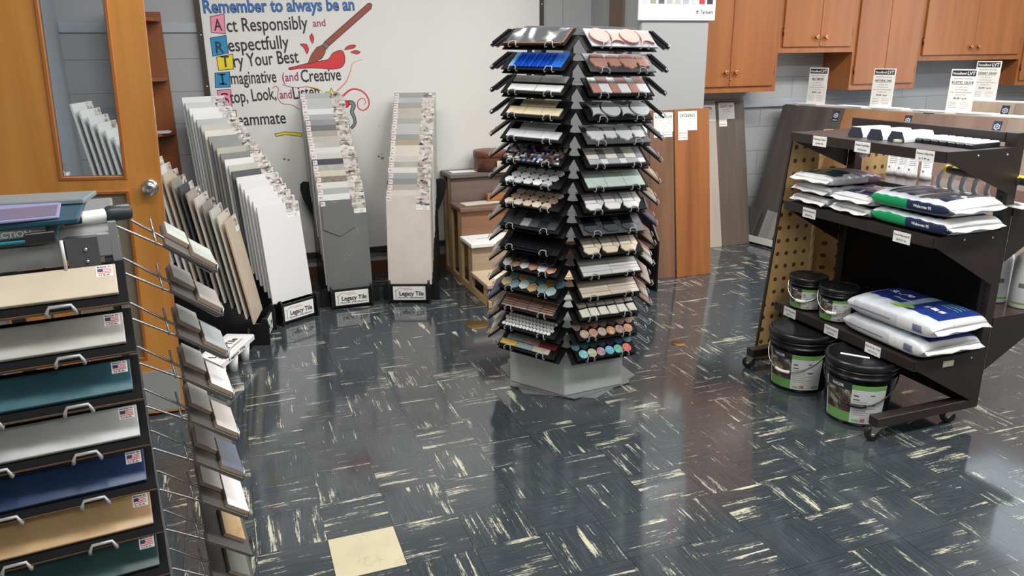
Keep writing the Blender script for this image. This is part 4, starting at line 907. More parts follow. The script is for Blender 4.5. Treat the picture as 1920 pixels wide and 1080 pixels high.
FRB.append(B(pennies([(140, 200, 210), (196, 196, 168), (180, 150, 168), (120, 190, 206), (130, 200, 186), (220, 120, 110), (60, 120, 146), (70, 92, 96), (80, 96, 110), (84, 76, 130), (70, 110, 176), (110, 150, 156)]), 'sample board of blue and iridescent glass rounds'))
DB = paint((17, 17, 19), 0.6, spec=0.12, name='black_sample_board')
def put_board(M, spec, label, grp, w=BW_, dep=BDp, fl=False):
    t = thing('sample_board', label, 'sample board', M, grp)
    bm = spec[2] or DB
    MB().box(-w / 2, w / 2, 0, dep, -BTH, 0).build('backing_board', bm, t, None, 0.001)
    if isinstance(spec[0], MB):
        m = spec[0]; m2 = MB(); m2.v = m.v; m2.f = m.f; m2.mi = m.mi; m2.sm = m.sm
        o = m2.build('mosaic_sheet', spec[3], t, T(0, 0.004, 0.0003)); 
    else:
        for (poly, m, th) in spec[0]: MB().prism(poly, 0.0003, th).build('tile', m, t, None, 0.0008)
    return t
for side, (lst, a) in enumerate(((FLB, ANG[0]), (FRB, ANG[1]))):
    fname = ['front left', 'front right'][side]
    for k, sp in enumerate(lst):
        put_board(board_frame(a, k), sp, '%s, %s down on tower\'s %s' % (sp[1], ORD[k], fname), 'sample boards on the %s of the tower' % fname)
        for ux in (-0.095, 0.090):
            hook(tw, til0 @ face_frame(a, 0, 0), ux, 0.225, 0.392, 1.6105 - 0.09854 * k - 0.004)
for fi, a in ((0, ANG[0]), (1, ANG[1])):
    u0, u1 = ((-0.160, 0.186), (-0.186, 0.160))[fi]
    for k in range(15):
        MB().box(u0, u1, -0.004, 0.088, -0.022, -0.019).build('support_plate', DB, tw, T(-TC.x, -TC.y, 0) @ board_frame(a, k))
# edge-on boards of the two side faces
sc_ = [(60, 62, 66), (196, 196, 192), (150, 130, 112), (206, 200, 188), (120, 124, 128), (178, 160, 140), (86, 100, 130), (214, 214, 212), (168, 150, 136)]
for side, a, wd in ((0, ANG[5], 'left'), (1, ANG[2], 'right')):
    for k in range(15):
        c1, c2 = sc_[(k * 5 + side * 2) % 9], sc_[(k * 4 + 3 + side) % 9]
        if k < 4: c1 = c2 = (50, 52, 56)
        n_ = 2 + (k + side) % 3
        sp = ([(rect(-0.146 + i * 0.292 / n_, -0.146 + (i + 1) * 0.292 / n_, 0.010 + 0.004 * (k % 2), 0.106), gl(c1 if i % 2 == 0 else c2, 0.25, 0.05), 0.008 + 0.002 * (k % 3 == 1)) for i in range(n_)], '', None)
        if side == 1 and k in (13, 14): 
            hk = None
        else:
            put_board(board_frame(a, k), sp, 'sample board seen edge-on, %s down on the tower\'s %s side' % (ORD[k], wd), 'edge-on boards on the %s of the tower' % wd)
        bh = MB()
        M_ = til0 @ face_frame(a, 0, 0); zl = 1.6105 - 0.09854 * k - 0.004; g = math.tan(SL)
        for ux in (-0.095, 0.090):
            for sx in (-1, 1):
                bh.tube([(ux + sx * 0.02, -0.225, zl + 0.064), (ux + sx * 0.02, -0.300, zl + 0.064), (ux + sx * 0.02, -0.392, zl - 0.004), (ux + sx * 0.019, -0.402, zl + 0.006), (ux + sx * 0.008, -0.394, zl + 0.018)], 0.0022, 5, M_)
            bh.tube([(ux - 0.009, -0.394, zl + 0.018), (ux + 0.009, -0.394, zl + 0.018)], 0.0022, 5, M_)
        bh.build('hook_pair', HKM, tw)
# ------------------------------------------------------------------ foreground display with long glazed samples
AL = 0.11093
ex = Vector((math.cos(AL), math.sin(AL), 0)); ey = Vector((-math.sin(AL), math.cos(AL), 0))
SPC = 0.0992; SL2 = math.atan2(0.0650, 0.0840); D2 = 0.1062
LO = Vector((-0.215, 1.5765, 1.131))            # lower right corner of the top board
SHEAR = Vector((-0.0007, -0.0048, 0))
LM = frame((LO.x, LO.y, 0), ex, ey, (0, 0, 1))
ld = thing('wall_tile_display', 'grey metal display stand at the left edge hung with long glazed samples', 'display stand', LM)
bx('cabinet_top', GMET, -0.62, -0.014, 0.10, 0.55, 1.202, 1.250, ld, None, 0.003)
bx('top_rail', GMET, -0.62, -0.10, 0.085, 0.10, 1.196, 1.240, ld)
bx('bracket_plate', DMET, -0.095, -0.040, 0.076, 0.0995, 1.180, 1.249, ld); b = MB()
for zz in (1.202, 1.226): b.lathe([(0, 0), (0.004, 0), (0.003, 0.003), (0, 0.0035)], 10, T(-0.062, 0.076, zz) @ RX(PI / 2))
b.build('bolts', CHROME, ld)
for xx in (-0.60, -0.42, -0.20, -0.022):
    bx('upright', GMET, xx - 0.012, xx + 0.012, 0.115, 0.135, 0.0, 1.20, ld)
bx('side_post', GMET, -0.018, -0.004, 0.10, 0.118, 0.0, 1.27, ld)
for xx in (-0.60, -0.022): bx('upright', GMET, xx - 0.012, xx + 0.012, 0.42, 0.445, 0.0, 1.20, ld)
bx('base', GMET, -0.60, -0.03, 0.12, 0.46, 0.0, 0.30, ld)
MB().tube([(-0.100, 0.066, 1.188), (-0.100, 0.066, 1.250)], 0.0032, 8).build('wire_stop', paint((214, 214, 212), 0.35), ld)
GZ = [((204, 191, 170), 'cream glazed'), ((186, 184, 178), 'pale grey glazed'), ((56, 94, 104), 'teal glazed'), ((186, 187, 186), 'light grey glazed'), ((40, 60, 94), 'navy blue glazed'), ((190, 158, 116), 'tan glazed'), ((46, 74, 72), 'dark green glazed'), ((188, 186, 180), 'grey glazed')]
BL = 0.385
for k, (c, nm) in enumerate(GZ):
    o = LO + SHEAR * k + Vector((0, 0, -SPC * k))
    v = ey * math.cos(SL2) + Vector((0, 0, math.sin(SL2)))
    M = frame(o - ex * (BL / 2), ex, v, ex.cross(v))
    t = thing('glazed_sample', '%s long tile on black board, %s down at the left edge' % (nm, ORD[k]), 'sample board', M, 'long glazed samples of the left display')
    MB().box(-BL / 2, BL / 2, 0, D2, -0.008, 0).build('backing_board', DB, t, None, 0.001)
    bx('board_edge', wood((150, 112, 80), (120, 88, 62), 'X', 1.0, 0.6), -BL / 2, BL / 2, -0.0006, 0.0, -0.0075, -0.0005, t)
    bx('tile', stone(c, 0.15 if sum(c) < 330 else 0.045, rough=0.30, sc=9), -BL / 2 + 0.012, BL / 2 - 0.016, 0.020, 0.092, 0.0003, 0.0085, t, None, 0.0012)
    flag(t, BL / 2 - 0.016 - 0.034, 0.062, 0.0086, 0.029, 0.027)
    for ux in (-0.115, -0.265):
        g = math.tan(SL2); F = LM @ T(SHEAR.x * k, SHEAR.y * k, 0)
        zl = LO.z - SPC * k - 0.006
        pts = []
        for sx in (-1, 1):
            side = [(ux + sx * 0.024, 0.115, zl + 0.115 * g - 0.006), (ux + sx * 0.024, 0.004, zl - 0.002), (ux + sx * 0.024, -0.006, zl - 0.001), (ux + sx * 0.023, -0.009, zl + 0.007), (ux + sx * 0.018, -0.004, zl + 0.0155)]
            pts += side if sx < 0 else list(reversed(side))
        MB().tube(pts, 0.0034, 8, T(SHEAR.x * k, SHEAR.y * k, 0)).build('hook', paint((176, 176, 176), 0.35, 0.3, name='grey_coated_wire'), ld)
# boards on the right flank, seen from their near ends
RLO = Vector((-0.057, 1.745, 1.134)); DH, DZ, LN = 0.0931, 0.0713, 0.215
SHR = Vector((0.0004, -0.0078, 0))
SLr = math.atan2(DZ, DH); Dr = math.hypot(DH, DZ)
RC = [((204, 210, 204), (206, 212, 206)), ((150, 146, 140), (172, 166, 158)), ((168, 176, 172), (160, 172, 174)), ((178, 176, 174), (236, 236, 234)), ((168, 162, 158), (196, 190, 184)), ((112, 114, 118), (84, 94, 114)), ((196, 194, 190), (238, 236, 232)), (None, (206, 172, 124)), (None, (120, 124, 120)), (None, (150, 150, 146))]
rl = ['pale green-white', 'grey-brown stone', 'blue-grey marble', 'white and grey', 'warm grey', 'slate blue', 'white', 'honey tan', 'grey-green', 'mid grey']
BOARDT = paint((82, 78, 74), 0.45, name='taupe_sample_board')
n_ = ex; t_ = ey
for k, (c1, c2) in enumerate(RC):
    o = RLO + SHR * k + Vector((0, 0, -SPC * k))
    v = -n_ * math.cos(SLr) + Vector((0, 0, math.sin(SLr)))
    M = frame(o, t_, v, t_.cross(v))          # u away from the viewer, v up the slope
    t = thing('step_sample', '%s tiles on taupe board, %s down the left display\'s right flank' % (rl[k], ORD[k]), 'sample board', M, 'end-on sample boards of the left display')
    MB().box(0, LN, 0, Dr, -0.008, 0).build('backing_board', BOARDT, t, None, 0.001)
    bx('board_edge', paint((40, 38, 38), 0.5), 0.0, LN, -0.0006, 0.0, -0.0078, -0.0002, t)
    edge = paint((150, 132, 116), 0.6, name='biscuit_tile_edge')
    def tl(u0, u1, v0, v1, c):
        MB().box(u0, u1, v0, v1, 0.0003, 0.0115, None, [0, 1, 0, 0, 0, 0]).build('tile', [edge, stone(c, 0.05, 0.35, (96, 106, 106), 0.12, 6, thin=0.03)], t, None, 0.001)
    if c1: tl(0.075, LN - 0.004, 0.063, Dr - 0.001, c1); tl(0.006, LN - 0.06, 0.004, 0.060, c2); 
    else: tl(0.040, LN - 0.05, 0.020, 0.075, c2)
    # hooks: two prongs from the side post with a cross wire
    F = T(SHR.x * 0, 0, 0)
for k in range(10):
    o = RLO + SHR * k + Vector((0, 0, -SPC * k)); g = math.tan(SLr)
    q = LM.inverted() @ o; ox, oy, oz = q
    for j in (0.022,):
        pts = []
        st_ = -0.012
        for s_ in (0, 0.048):
            y_ = oy + j + s_; up = 0.022 if s_ else 0.0
            side = [(st_, y_, oz + 0.112 + up), (st_ + 0.01, y_, oz + 0.112 + up), (ox - DH * 1.06, y_, oz + DZ - 0.010 + up * 0.5), (ox - 0.01, y_, oz - 0.010), (ox + 0.003, y_, oz - 0.010), (ox + 0.005, y_, oz + 0.004)]
            pts += side if s_ == 0 else list(reversed(side))
        h = MB().tube(pts, 0.0027, 7)
        xm = ox - DH - 0.018; zm = oz + DZ + 0.0
        h.tube([(xm, oy + j - 0.006, zm - 0.004), (xm - 0.004, oy + j + 0.056, zm + 0.040)], 0.0024, 6)
        h.build('side_hook', WIRE, ld)
for (zz, yy) in ((0.0, 0.30),):
    bx('flank_post', GMET, -0.018, -0.006, yy, yy + 0.012, 0.0, 1.20, ld)
# catalogues and tube on top of the display
def LT(x, y, z, a=0.0): return LM @ T(x, y, z) @ RZ(a)
tag(MB().box(-0.22, 0.22, -0.14, 0.14, 0, 0.005).build('folder', paint((20, 128, 150), 0.4), None, LT(-0.33, 0.21, 1.2505, 0.02), 0.001), 'teal folder at the bottom of the pile on the left display', 'folder', 'papers on the left display')
t = thing('book', 'thick grey catalogue with dark spine in the pile on the left display', 'book', LT(-0.30, 0.20, 1.256, 0.10), 'papers on the left display')
bx('cover', paint((52, 58, 60), 0.4), -0.20, 0.17, -0.13, 0.13, 0, 0.003, t); bx('page_block', paint((160, 162, 162), 0.6), -0.195, 0.165, -0.128, 0.126, 0.003, 0.020, t); bx('cover', paint((52, 58, 60), 0.4), -0.20, 0.17, -0.13, 0.13, 0.020, 0.023, t); bx('spine', paint((46, 52, 54), 0.4), 0.165, 0.171, -0.13, 0.13, 0.003, 0.020, t)
text('DIRECTION', t, T(0.06, -0.1312, 0.006) @ RX(PI / 2), 0.011, WHITEINK, 0.08, 'L', 0.02)
tag(MB().box(-0.21, 0.21, -0.15, 0.15, 0, 0.012).build('folder', paint((20, 70, 88), 0.4), None, LT(-0.27, 0.22, 1.2795, -0.03), 0.003), 'dark blue-green folder over the grey catalogue on the left display', 'folder', 'papers on the left display')
t = thing('brochure', 'lilac and white glossy brochure on top of the pile at the left edge', 'brochure', LT(-0.29, 0.21, 1.292, 0.03), 'papers on the left display')
bx('cover', paint((150, 148, 190), 0.25), -0.22, 0.19, -0.15, 0.13, 0, 0.006, t, None, 0.002); bx('printed_band', paint((206, 206, 226), 0.25), -0.20, 0.06, -0.148, -0.05, 0.0061, 0.0065, t); bx('printed_band', paint((104, 108, 140), 0.25), 0.065, 0.185, -0.148, -0.02, 0.0061, 0.0065, t); bx('printed_band', paint((112, 100, 132), 0.25), -0.20, 0.06, -0.045, 0.10, 0.0061, 0.0065, t)
t = thing('brochure', 'grey glossy brochure beneath the tube at the back of the pile', 'brochure', LT(-0.17, 0.27, 1.2925, -0.2), 'papers on the left display')
bx('cover', paint((128, 142, 146), 0.3), -0.14, 0.12, -0.03, 0.08, 0, 0.010, t, None, 0.002)
t = thing('marker_tube', 'dark cylinder with white end band lying at the display corner', 'tube', LT(-0.045, 0.20, 1.268, 0.3))
MB().lathe([(0, -0.055), (0.012, -0.055), (0.012, -0.025)], 20, RY(PI / 2)).build('end_cap', paint((30, 30, 34), 0.4), t); MB().lathe([(0.0125, -0.025), (0.0125, 0.022)], 20, RY(PI / 2)).build('white_band', PAPER, t)
MB().lathe([(0.0125, 0.022), (0.017, 0.03), (0.017, 0.07), (0.015, 0.073), (0, 0.073)], 20, RY(PI / 2)).build('barrel', paint((40, 50, 52), 0.4), t)
t = tag(MB().box(0, 0.05, 0, 0.012, 0, 0.022).build('binder_clip', paint((34, 32, 34), 0.3), None, LT(-0.155, 0.045, 1.2505, 0.1), 0.002), 'small black clip at the edge of the paper pile', 'clip')
# white plastic tray stand on the floor behind the left display
t = thing('plastic_stand', 'white plastic sign stand on the floor behind the left display boards', 'stand', T(-0.165, 3.82, 0) @ RZ(1.15))
WP = paint((232, 232, 232), 0.4, name='white_plastic')
bx('deck', WP, 0, 0.44, 0, 0.16, 0.085, 0.12, t, None, 0.006)
for fx_ in (0.02, 0.17, 0.32):
    for fy_ in (0.01, 0.11): MB().lathe([(0, 0), (0.020, 0), (0.030, 0.086), (0, 0.086)], 16, T(fx_ + 0.035, fy_ + 0.02, 0)).build('foot', WP, t)
s_ = bx('sign', PAPER, 0.03, 0.36, -0.002, -0.0005, 0.088, 0.117, t); text('Legacy Tile', s_, T(0.10, -0.0024, 0.097) @ RX(PI / 2), 0.014, INK, 0.2, 'L', 0.03)
s2 = bx('top_sign', PAPER, 0.02, 0.40, 0.02, 0.13, 0.1201, 0.1208, t); text('Legacy Tile', s2, T(0.08, 0.06, 0.121), 0.04, INK, 0.28, 'L', 0.03); text('Flooring Distributors', s2, T(0.08, 0.03, 0.121), 0.018, INK, 0.28, 'L')
# ------------------------------------------------------------------ rolling cart
CB = paint((44, 36, 34), 0.42, 0.0, 0.06, name='dark_brown_metal')
CX0, CX1, CY0, CY1 = 2.56, 2.92, 2.19, 3.07
ct = thing('rolling_cart', 'dark brown metal rolling shelf cart stocked with bags and buckets', 'rolling cart', T(CX0, CY0, 0))
LC = CY1 - CY0; DC = CX1 - CX0
for (yy) in (0.0, LC - 0.05):
    bx('upright', CB, DC, DC + 0.048, yy, yy + 0.05, 0.11, 1.262, ct, None, 0.002)
    bx('base_leg', CB, -0.155, DC + 0.048, yy, yy + 0.05, 0.072, 0.114, ct, None, 0.002)
b = MB()
for zz in [0.2 + 0.0265 * q for q in range(38)]: b.box(DC - 0.0006, DC + 0.0001, 0.018, 0.030, zz, zz + 0.013)
b.build('slots', paint((12, 11, 11), 0.6), ct)
bx('top_rail', CB, DC - 0.004, DC + 0.020, 0.05, LC - 0.05, 1.222, 1.262, ct, None, 0.002)
bx('back_panel', paint((14, 15, 18), 0.6, name='dark_panel', spec=0.15), DC + 0.006, DC + 0.020, 0.05, LC - 0.05, 0.13, 0.842, ct)
bx('bottom_rail', CB, DC - 0.004, DC + 0.02, 0.05, LC - 0.05, 0.085, 0.13, ct)
STEEL = metal((188, 184, 172), 0.35, 'zinc_plate'); RUB = paint((26, 26, 28), 0.5, name='black_rubber')
for (xx, yy, a) in ((-0.135, 0.01, 2.6), (-0.135, LC - 0.03, 2.2), (DC - 0.06, 0.02, 2.4), (DC - 0.06, LC - 0.03, 2.4)):
    M = T(xx, yy + 0.015, 0.0) @ RZ(a)
    w = MB().lathe([(0, -0.011), (0.026, -0.011), (0.031, -0.008), (0.031, 0.008), (0.026, 0.011), (0, 0.011)], 24, M @ T(0.012, 0, 0.0315) @ RX(PI / 2)).build('caster_wheel', RUB, ct)
    b = MB()
    for s_ in (-1, 1): b.prism([(-0.018, 0.066), (0.018, 0.066), (0.022, 0.030), (0.012, 0.022), (0.004, 0.030)], -0.001, 0.001, M @ frame((0, s_ * 0.015, 0), (1, 0, 0), (0, 0, 1), (0, -1, 0)))
    b.box(-0.022, 0.022, -0.019, 0.019, 0.066, 0.071, M); b.lathe([(0, -0.019), (0.006, -0.019), (0.006, 0.019), (0, 0.019)], 12, M @ T(0.012, 0, 0.0315) @ RX(PI / 2))
    b.build('caster_fork', STEEL, w)
SHZ = [(1.206, 'top'), (0.872, 'mid'), (0.345, 'low')]
GLS = paint((66, 52, 48), 0.2, 0.05, 0.06, name='glossy_brown_metal')
for (z, nm) in SHZ:
    bx('shelf', CB, 0.0, DC, 0.0, LC, z - 0.012, z, ct); bx('shelf_lip', CB, -0.004, 0.0, 0.0, LC, z - 0.042, z, ct)
    for yy in (-0.003, LC):
        drop = 0.185 if nm == 'top' else 0.235
        MB().prism([(0.0, z), (DC, z), (DC, z - drop), (0.015, z - 0.042), (0.0, z - 0.042)], -0.0015, 0.0015, frame((0, yy + 0.0015, 0), (1, 0, 0), (0, 0, 1), (0, -1, 0))).build('bracket', CB, ct)
        b = MB()
        for bxp, bzp in ((0.16, z - 0.022), (0.315, z - 0.026)): b.lathe([(0, 0), (0.006, 0), (0.004, 0.003), (0, 0.0035)], 10, T(bxp, yy, bzp) @ RX(PI / 2))
        b.build('bolts', CHROME, ct)
for z in (0.968, 0.485):                                            # shelves on the far side
    bx('rear_shelf', GLS, DC + 0.050, DC + 0.40, 0.0, LC, z - 0.012, z, ct); bx('rear_lip', CB, DC + 0.048, DC + 0.052, 0.0, LC, z - 0.042, z, ct)
    for yy in (-0.003, LC):
        MB().prism([(DC + 0.048, z), (DC + 0.40, z), (DC + 0.40, z - 0.03), (DC + 0.048, z - 0.235)], -0.0015, 0.0015, frame((0, yy + 0.0015, 0), (1, 0, 0), (0, 0, 1), (0, -1, 0))).build('rear_bracket', CB, ct)
for yy, zz, w1, w2 in ((0.635, 1.192, 'Flooring Cutter', '$149.99'), (0.375, 1.192, 'Premium Carpet Blades', '$12.99 per pack'), (0.05, 1.192, 'Premium Utility Knife', '$11.99 ea'), (0.655, 0.852, 'Mobi Ultraliquid Fix', '$24.99 ea'), (0.105, 0.852, 'Booth Webcrete 95', '$39.27 ea'), (0.72, 0.332, 'Taylor Resolute', '1 gal $35.47 ea'), (0.43, 0.332, 'Taylor Resolute', '4 gal $129.99 ea'), (0.175, 0.332, 'Booth SL-170', '$37.99 ea')):
    g = bx('price_label', PAPER, -0.0052, -0.0042, yy, yy + 0.088, zz - 0.034, zz + 0.012, ct, RX(0))
    A = frame((-0.0054, yy + 0.044, zz), (0, -1, 0), (0, 0, 1), (-1, 0, 0))
    text(w1, g, A @ T(0, -0.006, 0), 0.009, INK, 0.078, 'C', 0.01); text(w2, g, A @ T(0, -0.025, 0), 0.008, INK, 0.05, 'C', 0.01)
MB().lathe([(0, 0), (0.028, 0), (0.028, 0.001), (0, 0.001)], 24, T(DC - 0.001, LC - 0.10, 1.10) @ RY(-PI / 2)).build('round_sticker', PAPER, ct)
bx('torn_sticker', paint((226, 216, 190), 0.6), 0.155, 0.215, -0.0052, -0.0034, 0.300, 0.325, ct)
# ------------------------------------------------------------------ filled bags
def bag(name, label, M, L, Wd, H, matf, mats, grp, seed=0, flange=0.022):
    """pillow bag, length along x, width along y, bottom at z 0"""
    R = random.Random(seed); ns, nt = 36, 40
    ph = [R.uniform(0, 6.28) for _ in range(6)]
    def surf(s, th):
        a = abs(s)
        hw = Wd / 2 * (1 - 0.05 * a ** 5); hh = H / 2 * max(0.04, (1 - a ** 9)) ** 0.5
        c, d = math.cos(th), math.sin(th)
        y = hw * math.copysign(abs(c) ** 0.5, c); z = hh * math.copysign(abs(d) ** 0.55, d)
        wr = 0.0022 * math.sin(9 * s + ph[0] + 3 * th) * math.sin(2 * th + ph[1]) + 0.0016 * math.sin(23 * s + ph[2] + 2 * th)
        if d > 0: z += wr + 0.006 * (1 - s * s) * (1 - (y / hw) ** 2) * math.sin(3 * s + ph[3])
        return (s * (L / 2 - flange), y, max(0.0012, z + H / 2) if d < 0 else z + H / 2)
    b = MB(); v = []; f = []; mi = []
    ss = [-1 + 2 * i / ns for i in range(ns + 1)]
    for s in ss:
        s2 = math.copysign(abs(s) ** 0.8, s)
        for j in range(nt): v.append(surf(s2, 2 * PI * j / nt))
    for i in range(ns):
        for j in range(nt):
            f.append((i * nt + j, i * nt + (j + 1) % nt, (i + 1) * nt + (j + 1) % nt, (i + 1) * nt + j))
            p = [v[q] for q in f[-1]]; cx = sum(q[0] for q in p) / 4; cy = sum(q[1] for q in p) / 4; th = 2 * PI * (j + 0.5) / nt
            mi.append(matf(cx / (L / 2), cy / (Wd / 2), th))
    f.append(tuple(range(nt))); mi.append(0); f.append(tuple(reversed(range(ns * nt, (ns + 1) * nt)))); mi.append(0)
    b.add(v, f, None, mi, True)
    t = thing(name, label, 'bag', M, grp)
    o = b.build('bag_body', mats, t)
    for sx in (-1, 1):
        x0 = sx * (L / 2 - flange - 0.004); fl = MB(); n = 12; vv = []
        for k in range(n + 1):
            y = -Wd * 0.46 + Wd * 0.92 * k / n; zz = H / 2 + 0.004 * math.sin(k * 1.1 + ph[4]); x1 = sx * (L / 2) + 0.003 * math.sin(k * 1.9 + ph[5])
            vv += [(x0, y, H / 2 - 0.004), (x0, y, H / 2 + 0.004), (x1, y, zz - 0.008 + 0.0015), (x1, y, zz - 0.008 - 0.0005)]
        ff = []
        for k in range(n):
            a, c = 4 * k, 4 * (k + 1)
            ff += [(a + 1, a + 2, c + 2, c + 1), (a, c, c + 3, a + 3), (a + 2, a + 3, c + 3, c + 2)]
        fl.add(vv, ff, None, 0, True); fl.build('end_seam', mats[0], t)
    def top(x, y):
        s = max(-0.98, min(0.98, x / (L / 2 - flange))); best = None; lo, hi = 0.02, PI - 0.02
        for _ in range(24):
            m = (lo + hi) / 2
            if surf(s, m)[1] > y: lo = m
            else: hi = m
        return surf(s, (lo + hi) / 2)[2]
    return t, top
def bagtext(t, top, s, x, y, ang, cap, m, width, bold=0.02, shear=0.0):
    A = T(x, y, 0) @ RZ(ang)
    def warp(p):
        q = A @ Vector((p[0], p[1], 0)); return (q.x, q.y, top(q.x, q.y) + 0.0012)
    return text(s, t, Matrix.Identity(4), cap, m, width, 'C', bold, warp=warp, shear=shear)
GLOSSW = paint((222, 222, 222), 0.28, name='glossy_white_film'); SILV = paint((178, 180, 184), 0.3, name='silver_film'); NAVY = paint((34, 46, 78), 0.3, name='navy_film'); PURP = paint((122, 96, 118), 0.35, name='mauve_film'); GRN = paint((20, 150, 90), 0.3, name='green_film'); TEAL = paint((28, 56, 70), 0.3, name='dark_teal_film'); GRYP = paint((152, 146, 152), 0.3, name='grey_film')
# three plus two small bags, length along x (their white ends face the front)
def mA(s, w, th):
    if math.sin(th) > 0.12:
        if abs(w) < 0.72 and -0.72 < s < -0.02: return 2
        if s > 0.28: return 4
        if s > 0.0: return 3
    elif s > 0.35: return 4
    return 1 if abs(math.cos(th)) > 0.3 and abs(s) < 0.8 else 0
hA = 0.050
for k in range(3):
    t, tp = bag('mortar_bag', ['white and navy small bag at the bottom of the left stack of three', 'white and navy small bag in the middle of the left stack of three', 'white, navy and mauve small bag on top of the left stack of three'][k],
                T(2.735 + 0.006 * (k == 1) , 2.915 + 0.008 * k, 0.8725 + k * (hA + 0.0005)) @ RZ(-0.06 + 0.05 * k), 0.36, 0.26, hA, mA, [GLOSSW, SILV, NAVY if k < 2 else TEAL, GRYP, PURP], 'small bags on the middle shelf', 10 + k)
    if k == 2: bagtext(t, tp, 'Ultraliquid', -0.06, 0.02, 0.0, 0.02, paint((150, 156, 150), 0.4), 0.13)
for k in range(2):
    t, tp = bag('mortar_bag', ['white and navy small bag under another, middle of the middle shelf', 'white and navy small bag lying on another beside the green banded bags'][k],
                T(2.735, 2.655 + 0.004 * k, 0.8725 + k * (hA + 0.0005)) @ RZ(-0.04 + 0.06 * k), 0.36, 0.245, hA, mA, [GLOSSW, SILV, NAVY, GRYP, GRYP], 'small bags on the middle shelf', 20 + k)
    if k == 1: bagtext(t, tp, 'Ultraliquid', -0.06, 0.0, 0.0, 0.02, paint((196, 200, 206), 0.4), 0.13)
LBLUE = paint((202, 210, 218), 0.3, name='pale_film')
# two large bags with green band, length along y: local x -> -Y (right in the photo)
def mC(s, w, th):
    c, d = math.cos(th), math.sin(th)
    if c < -0.25 and -0.8 < d < 0.35 and abs(s) < 0.90: return 2 if s < 0.02 else 3       # front face (local -y)
    if d > 0.3 and abs(w) < 0.78 and -0.62 < s < 0.70: return 4 if -0.02 < s < 0.06 else 3
    return 0 if abs(s) > 0.7 else 1
MCm = lambda x, y, z, a: T(x, y, z) @ RZ(-PI / 2 + a)
for k in range(2):
    t, tp = bag('screed_bag', ['large white bag with green band under its twin, right of the middle shelf', 'large navy topped bag with green band on top of its twin on the middle shelf'][k],
                MCm(2.725 - 0.004 * k, 2.345 + 0.006 * k, 0.8725 + k * 0.0725, 0.03 * k), 0.43, 0.315, 0.072, mC, [GLOSSW, LBLUE, GRN, NAVY, LBLUE], 'green banded bags on the middle shelf', 30 + k)
    if k:
        bagtext(t, tp, 'Biofix', 0.115, -0.02, -PI / 2 - 0.15 + PI / 2, 0.030, WHITEINK, 0.085, 0.03); bagtext(t, tp, 'Webcrete 95', 0.06, 0.07, 0.0, 0.018, WHITEINK, 0.13); bagtext(t, tp, '40 lb', -0.03, 0.0, 0.0, 0.018, INK, 0.05); bagtext(t, tp, 'Universal', -0.10, 0.07, 0.0, 0.02, LBLUE, 0.10)
    text('Webcrete 95', t, T(0.075, -0.1585, 0.030) @ RX(PI / 2), 0.012, WHITEINK, 0.085, 'C', 0.02)
# two blue and white bags on the low shelf
BLUF = paint((36, 58, 128), 0.28, name='blue_film'); LIME = paint((150, 200, 40), 0.3, name='lime_film'); AQ = paint((150, 176, 200), 0.3, name='pale_blue_film'); PRT = paint((196, 198, 202), 0.4, name='printed_white')
def mS(s, w, th):
    c, d = math.cos(th), math.sin(th)
    if d > 0.35 and abs(s) < 0.84:
        if -0.80 < s < -0.05 and w > -0.42: return 2
        if s > 0.12 and w > -0.62: return 2
        if -0.05 < s < 0.10 and w > -0.3: return 3
        return 4
    if c < -0.25 and abs(d) < 0.7 and -0.75 < s < 0.2: return 5
    return 0
for k in range(2):
    t, tp = bag('leveller_bag', ['blue and white bag lying flat beneath the other on the lowest shelf', 'blue and white bag with lime leaf print on top, lowest shelf'][k],
                MCm(2.735, 2.395 - 0.015 * k, 0.3455 + k * 0.093, 0.05 * k - 0.02), 0.50, 0.33, 0.092, mS, [GLOSSW, GLOSSW, BLUF, AQ, LBLUE, PRT], 'bags on the lowest shelf', 40 + k)
    if k: 
        bagtext(t, tp, 'SL-170', -0.115, 0.035, 0.0, 0.030, WHITEINK, 0.12, 0.03, 0.2); bagtext(t, tp, 'Self Leveling', -0.05, -0.02, 0.0, 0.014, WHITEINK, 0.11)
        for q in range(4): bagtext(t, tp, ['Underlayment for floors', 'fast setting', 'smooth finish', 'interior use'][q], 0.13, 0.10 - q * 0.022, 0.0, 0.009, paint((120, 200, 150), 0.4), 0.09)
        for q in range(3):
            b = MB(); x_, y_ = 0.085 + q * 0.035, -0.03
            P = [(x_ - 0.013, y_ - 0.013), (x_ + 0.013, y_ - 0.013), (x_ + 0.013, y_ + 0.013), (x_ - 0.013, y_ + 0.013)]
            b.add([(a, c, tp(a, c) + 0.0012) for a, c in P], [(0, 1, 2, 3)]); b.build('pictogram', GLOSSW, t)
    # lime leaf print with rays on the front edge of the top
    b = MB()
    for q in range(9):
        a0 = PI * 0.15 + q * 0.29; a1 = a0 + 0.2
        P = [(0.015, -0.115), (0.015 + 0.058 * math.cos(a0), -0.115 + 0.058 * math.sin(a0)), (0.015 + 0.060 * math.cos(a1), -0.115 + 0.060 * math.sin(a1))]
        b.add([(x_, max(-0.155, y_), tp(x_, max(-0.155, y_)) + 0.0012) for x_, y_ in P], [(0, 1, 2)])
    b.build('leaf_print', LIME, t)
    b = MB()
    for q in range(10): b.box(0.135 + q * 0.0045, 0.135 + q * 0.0045 + 0.002, -0.1662, -0.1655, 0.030, 0.060)
    b.build('barcode', paint((56, 66, 130), 0.4), t)
    text('50 LBS', t, T(0.165, -0.1655, 0.030) @ RX(PI / 2), 0.009, INK, 0.04, 'C', 0.02)
    bx('fine_print', paint((120, 122, 130), 0.5), -0.20, 0.02, -0.1662, -0.1655, 0.040, 0.0445, t)
